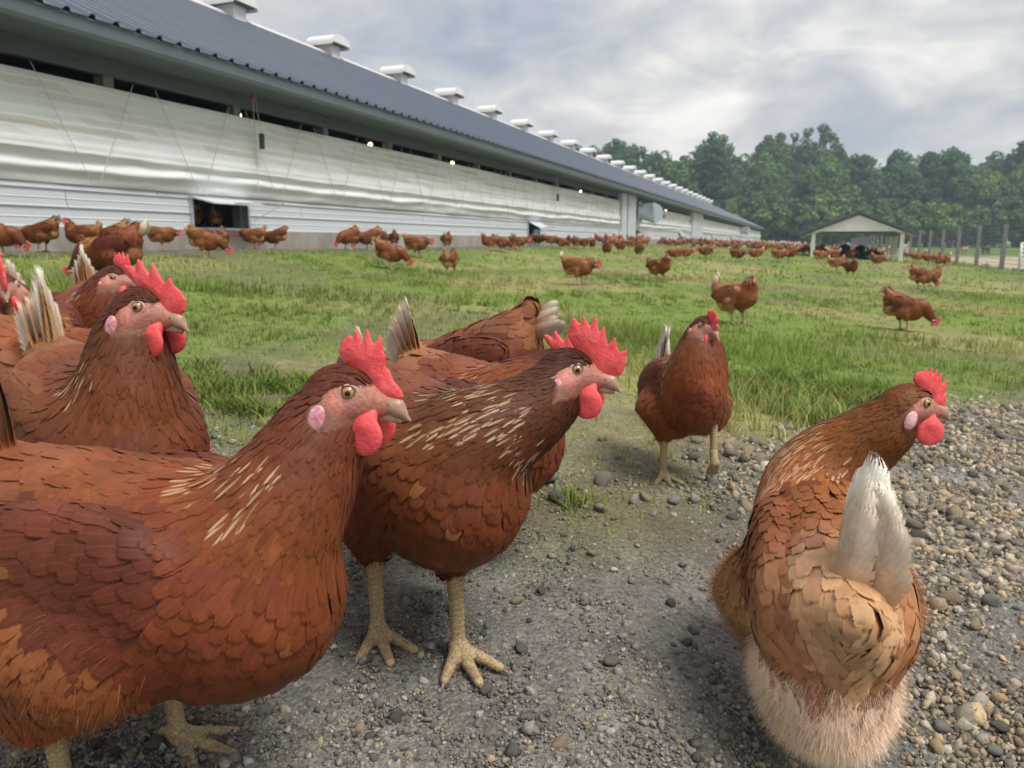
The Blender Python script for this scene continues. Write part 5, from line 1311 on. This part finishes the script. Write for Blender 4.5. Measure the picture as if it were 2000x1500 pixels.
MID = [
  (-4.067, 6.766, 188, 'peck', 0.90, 'dark brown hen bending left at the barn base, leftmost whole hen of that row', 0.80),
  (-3.736, 6.789, 182, 'stand', 0.90, 'hen with raised red comb facing left along the concrete base', 0.95),
  (-3.511, 6.889, 178, 'peck', 0.92, 'ginger hen with pale raised tail pecking leftwards behind the upright red-combed one', 1.20),
  (-3.592, 8.021, 5, 'low', 0.85, 'hunched hen by the concrete base, left of the nearest pop door', 1.00),
  (-2.841, 7.219, 8, 'peck', 0.90, 'hen pecking rightwards on the bare strip below the nearest pop door', 1.00),
  (-3.403, 8.522, -5, 'low', 0.81, 'hen half hidden behind the pecking one below the nearest pop door', 0.95),
  (-3.274, 8.859, 105, 'stand', 0.77, 'hen seen from behind with tail raised under the nearest pop door', 1.10),
  (-3.073, 9.266, 190, 'low', 0.85, 'hen bending left just right of the nearest pop door', 1.00),
  (-2.942, 9.740, 195, 'peck', 0.85, 'darker hen bending left, second to the right of the nearest pop door', 0.75),
  (-4.014, 6.122, 0, 'peck', 0.90, 'hen cut off by the left picture edge below the barn', 0.90),
  (-2.226, 10.657, 235, 'peck', 1.00, 'hen with raised wing tips stooping at the concrete base, midway between the pop doors', 0.95),
  (-2.024, 11.084, 205, 'peck', 1.00, 'hen stooping left behind the pecking hen in the short dark grass', 1.00),
  (-2.004, 12.214, 110, 'stand', 0.80, 'small hen at the concrete base between two stooping ones', 0.80),
  (-1.889, 12.513, 95, 'stand', 0.85, 'dark hen seen from behind at the concrete base', 0.60),
  (-1.331, 10.934, -5, 'low', 1.05, 'hen striding right with red head lowered in front of the concrete base', 1.00),
  (-1.384, 8.811, -12, 'peck', 1.05, "hen pecking rightwards with white tail tip, nearest the barn's middle", 1.05),
  (-1.101, 13.200, 80, 'stand', 0.90, 'hen seen from behind by the wall above the white-tailed one', 0.85),
  (-0.700, 8.832, 70, 'stand', 0.90, 'white-tailed hen seen from behind in the grass before the concrete base', 1.10),
  (-0.423, 14.313, 200, 'stand', 0.95, 'hen with red comb facing left, leftmost of the group by the second pop door', 0.95),
  (-0.210, 14.546, 0, 'peck', 0.95, 'hen pecking right in the group left of the second pop door', 0.90),
  (0.020, 15.541, 100, 'stand', 0.95, 'hen with tail raised in the group left of the second pop door', 0.85),
  (0.143, 15.605, 5, 'low', 0.95, 'hen just left of the second pop door, head to the right', 1.00),
  (0.396, 17.746, 90, 'stand', 0.80, 'hen standing under the second pop door', 1.05),
  (0.645, 18.557, 0, 'stand', 0.90, 'nearly black hen standing right of the second pop door', 0.35),
  (0.915, 18.337, 10, 'low', 0.95, 'hen leaning right, second after the nearly black one', 1.00),
  (1.114, 17.852, 0, 'peck', 0.90, 'hen pecking just right of the leaning one past the second pop door', 0.95),
  (1.445, 19.840, 90, 'stand', 0.90, 'hen perched up at the wall right of the second pop door', 0.80),
  (1.510, 18.544, 100, 'stand', 0.95, 'hen seen from behind right of the perched one', 0.95),
  (1.733, 18.848, 170, 'low', 0.90, 'hen facing left at the foot of the wall before the grey panel', 0.90),
  (1.956, 18.968, -80, 'stand', 0.85, 'hen facing the camera at the foot of the wall before the grey panel', 1.00),
  (2.064, 16.960, -95, 'stand', 1.05, 'dark-breasted hen facing the camera in the grass below the grey panel', 0.75),
  (2.579, 18.508, -60, 'stand', 1.00, 'pale-tailed hen right of the dark-breasted one below the grey panel', 1.15),
  (2.802, 17.240, 95, 'stand', 1.00, 'dark hen seen from behind below the wall fan', 0.60),
  (3.044, 19.979, 40, 'stand', 0.95, 'hen between the pale-tailed and the dark one below the wall fan', 1.00),
  (0.701, 8.139, -12, 'low', 1.02, 'hen with tail raised and head lowered right in the open grass below the grey panel', 1.05),
  (1.797, 9.428, -48, 'look', 1.00, 'white-tailed hen with dark breast standing alone in the mid field', 0.90),
  (3.463, 16.534, 185, 'low', 0.95, 'left hen of the pair standing tail to tail in the mid field', 0.90),
  (3.829, 17.207, 10, 'low', 0.95, 'right hen of the pair standing tail to tail in the mid field', 1.00),
  (4.486, 18.032, 170, 'low', 1.00, 'hen facing left behind the lone white-tailed one', 0.95),
  (1.543, 5.272, -48, 'look', 1.00, 'light brown hen with white tail upright in the grass, above the foreground walker', 1.15),
  (2.800, 5.490, -14, 'peck', 0.90, 'large hen pecking right in the grass at the far right', 0.90),
  (5.746, 10.876, 0, 'peck', 1.05, 'pale-rumped hen pecking right on the right side of the field', 1.15),
  (6.526, 12.014, 15, 'look', 0.95, 'hen with raised head half hidden behind the pale-rumped one', 1.05),
  (6.567, 15.714, 5, 'stand', 1.00, 'pale upright hen left of the dark one before the shelter', 1.25),
  (5.895, 13.492, -85, 'stand', 1.00, 'dark hen facing the camera before the shelter', 0.70),
  (8.580, 18.275, 178, 'stand', 1.00, "hen facing left in the grass in front of the shelter's right post", 1.00),
  (12.024, 23.103, 10, 'low', 1.00, "hen right of the shelter's right post", 1.00),
  (11.897, 22.235, 170, 'low', 1.00, 'left hen of the cluster by the fence', 1.05),
  (11.103, 20.288, 0, 'peck', 1.00, 'pecking hen in the middle of the cluster by the fence', 0.95),
  (11.456, 20.513, 60, 'stand', 1.00, 'right hen of the cluster by the fence', 1.10),
  (5.067, 17.483, -30, 'low', 1.00, 'dark stooping hen left of the far flock, above the light brown one', 0.80),
  (5.698, 18.218, 185, 'low', 1.00, 'pale-tailed hen at the near edge of the far flock', 1.10),
  (6.260, 18.279, 0, 'low', 1.00, "hen with head to the right, just left of the shelter's left post", 1.00),
  (6.858, 19.112, 190, 'peck', 1.00, "dark pecking hen beside the shelter's left post", 0.70),
  (7.436, 18.814, 20, 'low', 1.00, 'ginger hen inside the shelter by the left post', 1.15),
  (8.075, 19.618, 170, 'low', 1.00, "ginger hen facing left under the shelter's gable", 1.05),
]

# ------------------------------------------------------------------ hens across the yard: four poses, copied bird by bird
def copy_tree(o, parent=None):
    c = o.copy(); COL.objects.link(c); c.parent = parent
    for ch in KIDS.get(o.name, ()): copy_tree(ch, c)
    return c
POSE = dict(peck=dict(eye=(0.235, 0.0, 0.085), hpitch=-50, bpitch=20, neck_in=(1, 0, 0.15), tail=dict(pitch=48, L=0.10, W=0.045, n=4), comb='A'),
            stand=dict(eye=(0.125, 0.01, 0.320), hyaw=15, tail=dict(pitch=62, L=0.10, W=0.045, n=4), comb='C'),
            low=dict(eye=(0.200, 0.02, 0.215), hpitch=-18, hyaw=10, bpitch=6, neck_in=(0.9, 0, 0.5), tail=dict(pitch=55, L=0.10, W=0.045, n=4), comb='B'),
            look=dict(eye=(0.120, 0.03, 0.315), hyaw=40, bpitch=-6, tail=dict(pitch=66, L=0.115, W=0.045, n=4), comb='C'))
KIDS = {}
def brown_variants():
    """the same plumage in lighter and darker birds: colour follows the object, not the light"""
    out = {}
    for base in (M_FEATHER, M_SKIN, M_DOWN):
        m = base
        nt = m.node_tree; b = nt.nodes["Principled BSDF"]; l = b.inputs["Base Color"].links[0]
        oi = N(nt, "ShaderNodeObjectInfo"); s = N(nt, "ShaderNodeMixRGB", blend_type='MULTIPLY'); s.inputs[0].default_value = 1
        nt.links.new(l.from_socket, s.inputs[1]); nt.links.new(oi.outputs["Color"], s.inputs[2]); nt.links.new(s.outputs[0], b.inputs["Base Color"])
brown_variants()
protos = {}
for i, (k, kw) in enumerate(POSE.items()):
    protos[k] = make_hen("hen", 40 + i, 0.010, loc=(0, 0), dens=2.6, detail=0, pal=dict(tail_tip=(0.74, 0.63, 0.50), streak=0.3, back=(0.23, 0.074, 0.027), breast=(0.205, 0.062, 0.022), wing=(0.20, 0.064, 0.025), rump=(0.30, 0.118, 0.048), fluff=(0.46, 0.24, 0.11), thigh=(0.36, 0.15, 0.058), neck_hi=(0.13, 0.038, 0.015)), **kw)
for o in COL.objects:
    if o.parent: KIDS.setdefault(o.parent.name, []).append(o)
used = set()
def place_hen(x, y, heading, pose, scale, tint, z=None, label=None, group=None):
    p = protos[pose]
    o = p if pose not in used else copy_tree(p); used.add(pose)
    o.location = (x, y, float(ground_z(x, y)) if z is None else z); o.rotation_euler = (0, 0, math.radians(heading)); o.scale = (scale, scale * (-1 if int(x * 1000) % 2 else 1), scale)
    for c in o.children: c.color = (tint, tint, tint, 1) if tint < 1 else (tint, tint * 1.06, tint * 1.1, 1)
    tag(o, label, "hen", group); return o
for x, y, h, p, s, l, t in MID:
    place_hen(x, y, h, p, s, t, label=l, group="hens scattered over the yard")
for i, (s_, t_, h, p, tn, l) in enumerate(((7.13, 6.80, 200, 'stand', 0.9, "hen standing inside the nearest pop door, on its left"), (7.42, 6.92, 250, 'look', 0.8, "hen in the dark middle of the nearest pop door"), (7.70, 6.80, 100, 'stand', 0.95, "hen seen from behind inside the nearest pop door, on its right"))):
    place_hen(s_ * UX + t_ * VX, s_ * UY + t_ * VY, h, p, 0.9, tn, z=0.551, label=l, group="hens inside the barn")

# far flock: small one-piece birds
def far_hen(seed, peck):
    f = Field(); R_ = rot_y(math.radians(20 if peck else 0)); B = lambda p: R_ @ (np.array(p) - np.array((0, 0, .17))) + np.array((0, 0, .17))
    f.ell(B((0.05, 0, 0.19)), (0.09, 0.075, 0.08), 0.03, 'br', rot=R_); f.ell(B((-0.05, 0, 0.205)), (0.11, 0.078, 0.07), 0.05, 'br', rot=R_); f.ell(B((-0.09, 0, 0.15)), (0.06, 0.06, 0.05), 0.03, 'fl')
    f.cone(B((-0.13, 0, 0.24)), B((-0.17, 0, 0.28)), 0.035, 0.022, 0.03, 'br'); f.cone(B((-0.17, 0, 0.28)), B((-0.20, 0, 0.345)), 0.022, 0.016, 0.02, 'tl')
    hd = np.array((0.22, 0, 0.09)) if peck else np.array((0.135, 0, 0.325))
    f.cone(B((0.08, 0, 0.22)), hd, 0.05, 0.024, 0.03, 'nk'); f.cone(hd, hd + np.array((0.03, 0, -0.015 if peck else -0.005)), 0.021, 0.010, 0.01, 'fc')
    f.cone(hd + np.array((0.0, 0, 0.028)), hd + np.array((0.02, 0, 0.02)), 0.012, 0.008, 0.006, 'cb'); f.cone(hd + np.array((0.02, 0, -0.018)), hd + np.array((0.02, 0, -0.03)), 0.009, 0.008, 0.006, 'cb')
    for s in (1, -1):
        f.cone((-0.01, s * 0.045, 0.13), (-0.005, s * 0.045, 0.09), 0.03, 0.012, 0.02, 'br'); f.cone((-0.005, s * 0.045, 0.09), (0, s * 0.045, 0.01), 0.010, 0.009, 0.01, 'lg')
    v, q = surface(f, 0.0125); d, D = f(v, True); rg = np.array(f.reg)[np.argmin(D, 0)]
    pal = dict(br=(0.225, 0.074, 0.028), fl=(0.42, 0.21, 0.09), tl=(0.70, 0.58, 0.46), nk=(0.15, 0.042, 0.018), fc=(0.55, 0.12, 0.09), cb=(0.65, 0.05, 0.05), lg=(0.5, 0.36, 0.16))
    c = np.array([pal[x] for x in rg]) * (0.65 + 0.7 * fbm(v[:, 0] * 30 + seed, v[:, 2] * 30 + v[:, 1] * 20, seed, 3))[:, None]
    return mesh_np("hen", v, q, M_SKIN, col=c)
FAR = [far_hen(1, True), far_hen(2, False), far_hen(3, True)]
rf = random.Random(12); spots = []
def crowd(n, s0, s1, t0, t1, ok=lambda s, t: True):
    k = 0
    while k < n:
        s_ = s0 * (s1 / s0) ** rf.random(); t_ = rf.uniform(t0, t1)
        if ok(s_, t_): spots.append((s_, t_)); k += 1
crowd(48, 22, 110, 5.0, 6.1); crowd(84, 25, 80, 0.8, 5.2); crowd(70, 28, 65, -0.6, 2.4); crowd(26, 26, 60, -4.3, -1.2); crowd(14, 26.3, 30, -2.3, -0.2)
for i, (s_, t_) in enumerate(spots):
    x, y = s_ * UX + t_ * VX, s_ * UY + t_ * VY
    o = link("hen", FAR[i % 3], None, (x, y, float(ground_z(x, y))), (0, 0, rf.uniform(0, 6.28)), (rf.uniform(0.9, 1.08),) * 3)
    tn = rf.uniform(0.6, 1.35); o.color = (tn, tn, tn, 1)
    tag(o, "small far-off brown hen in the flock at the far end of the field", "hen", "far flock")
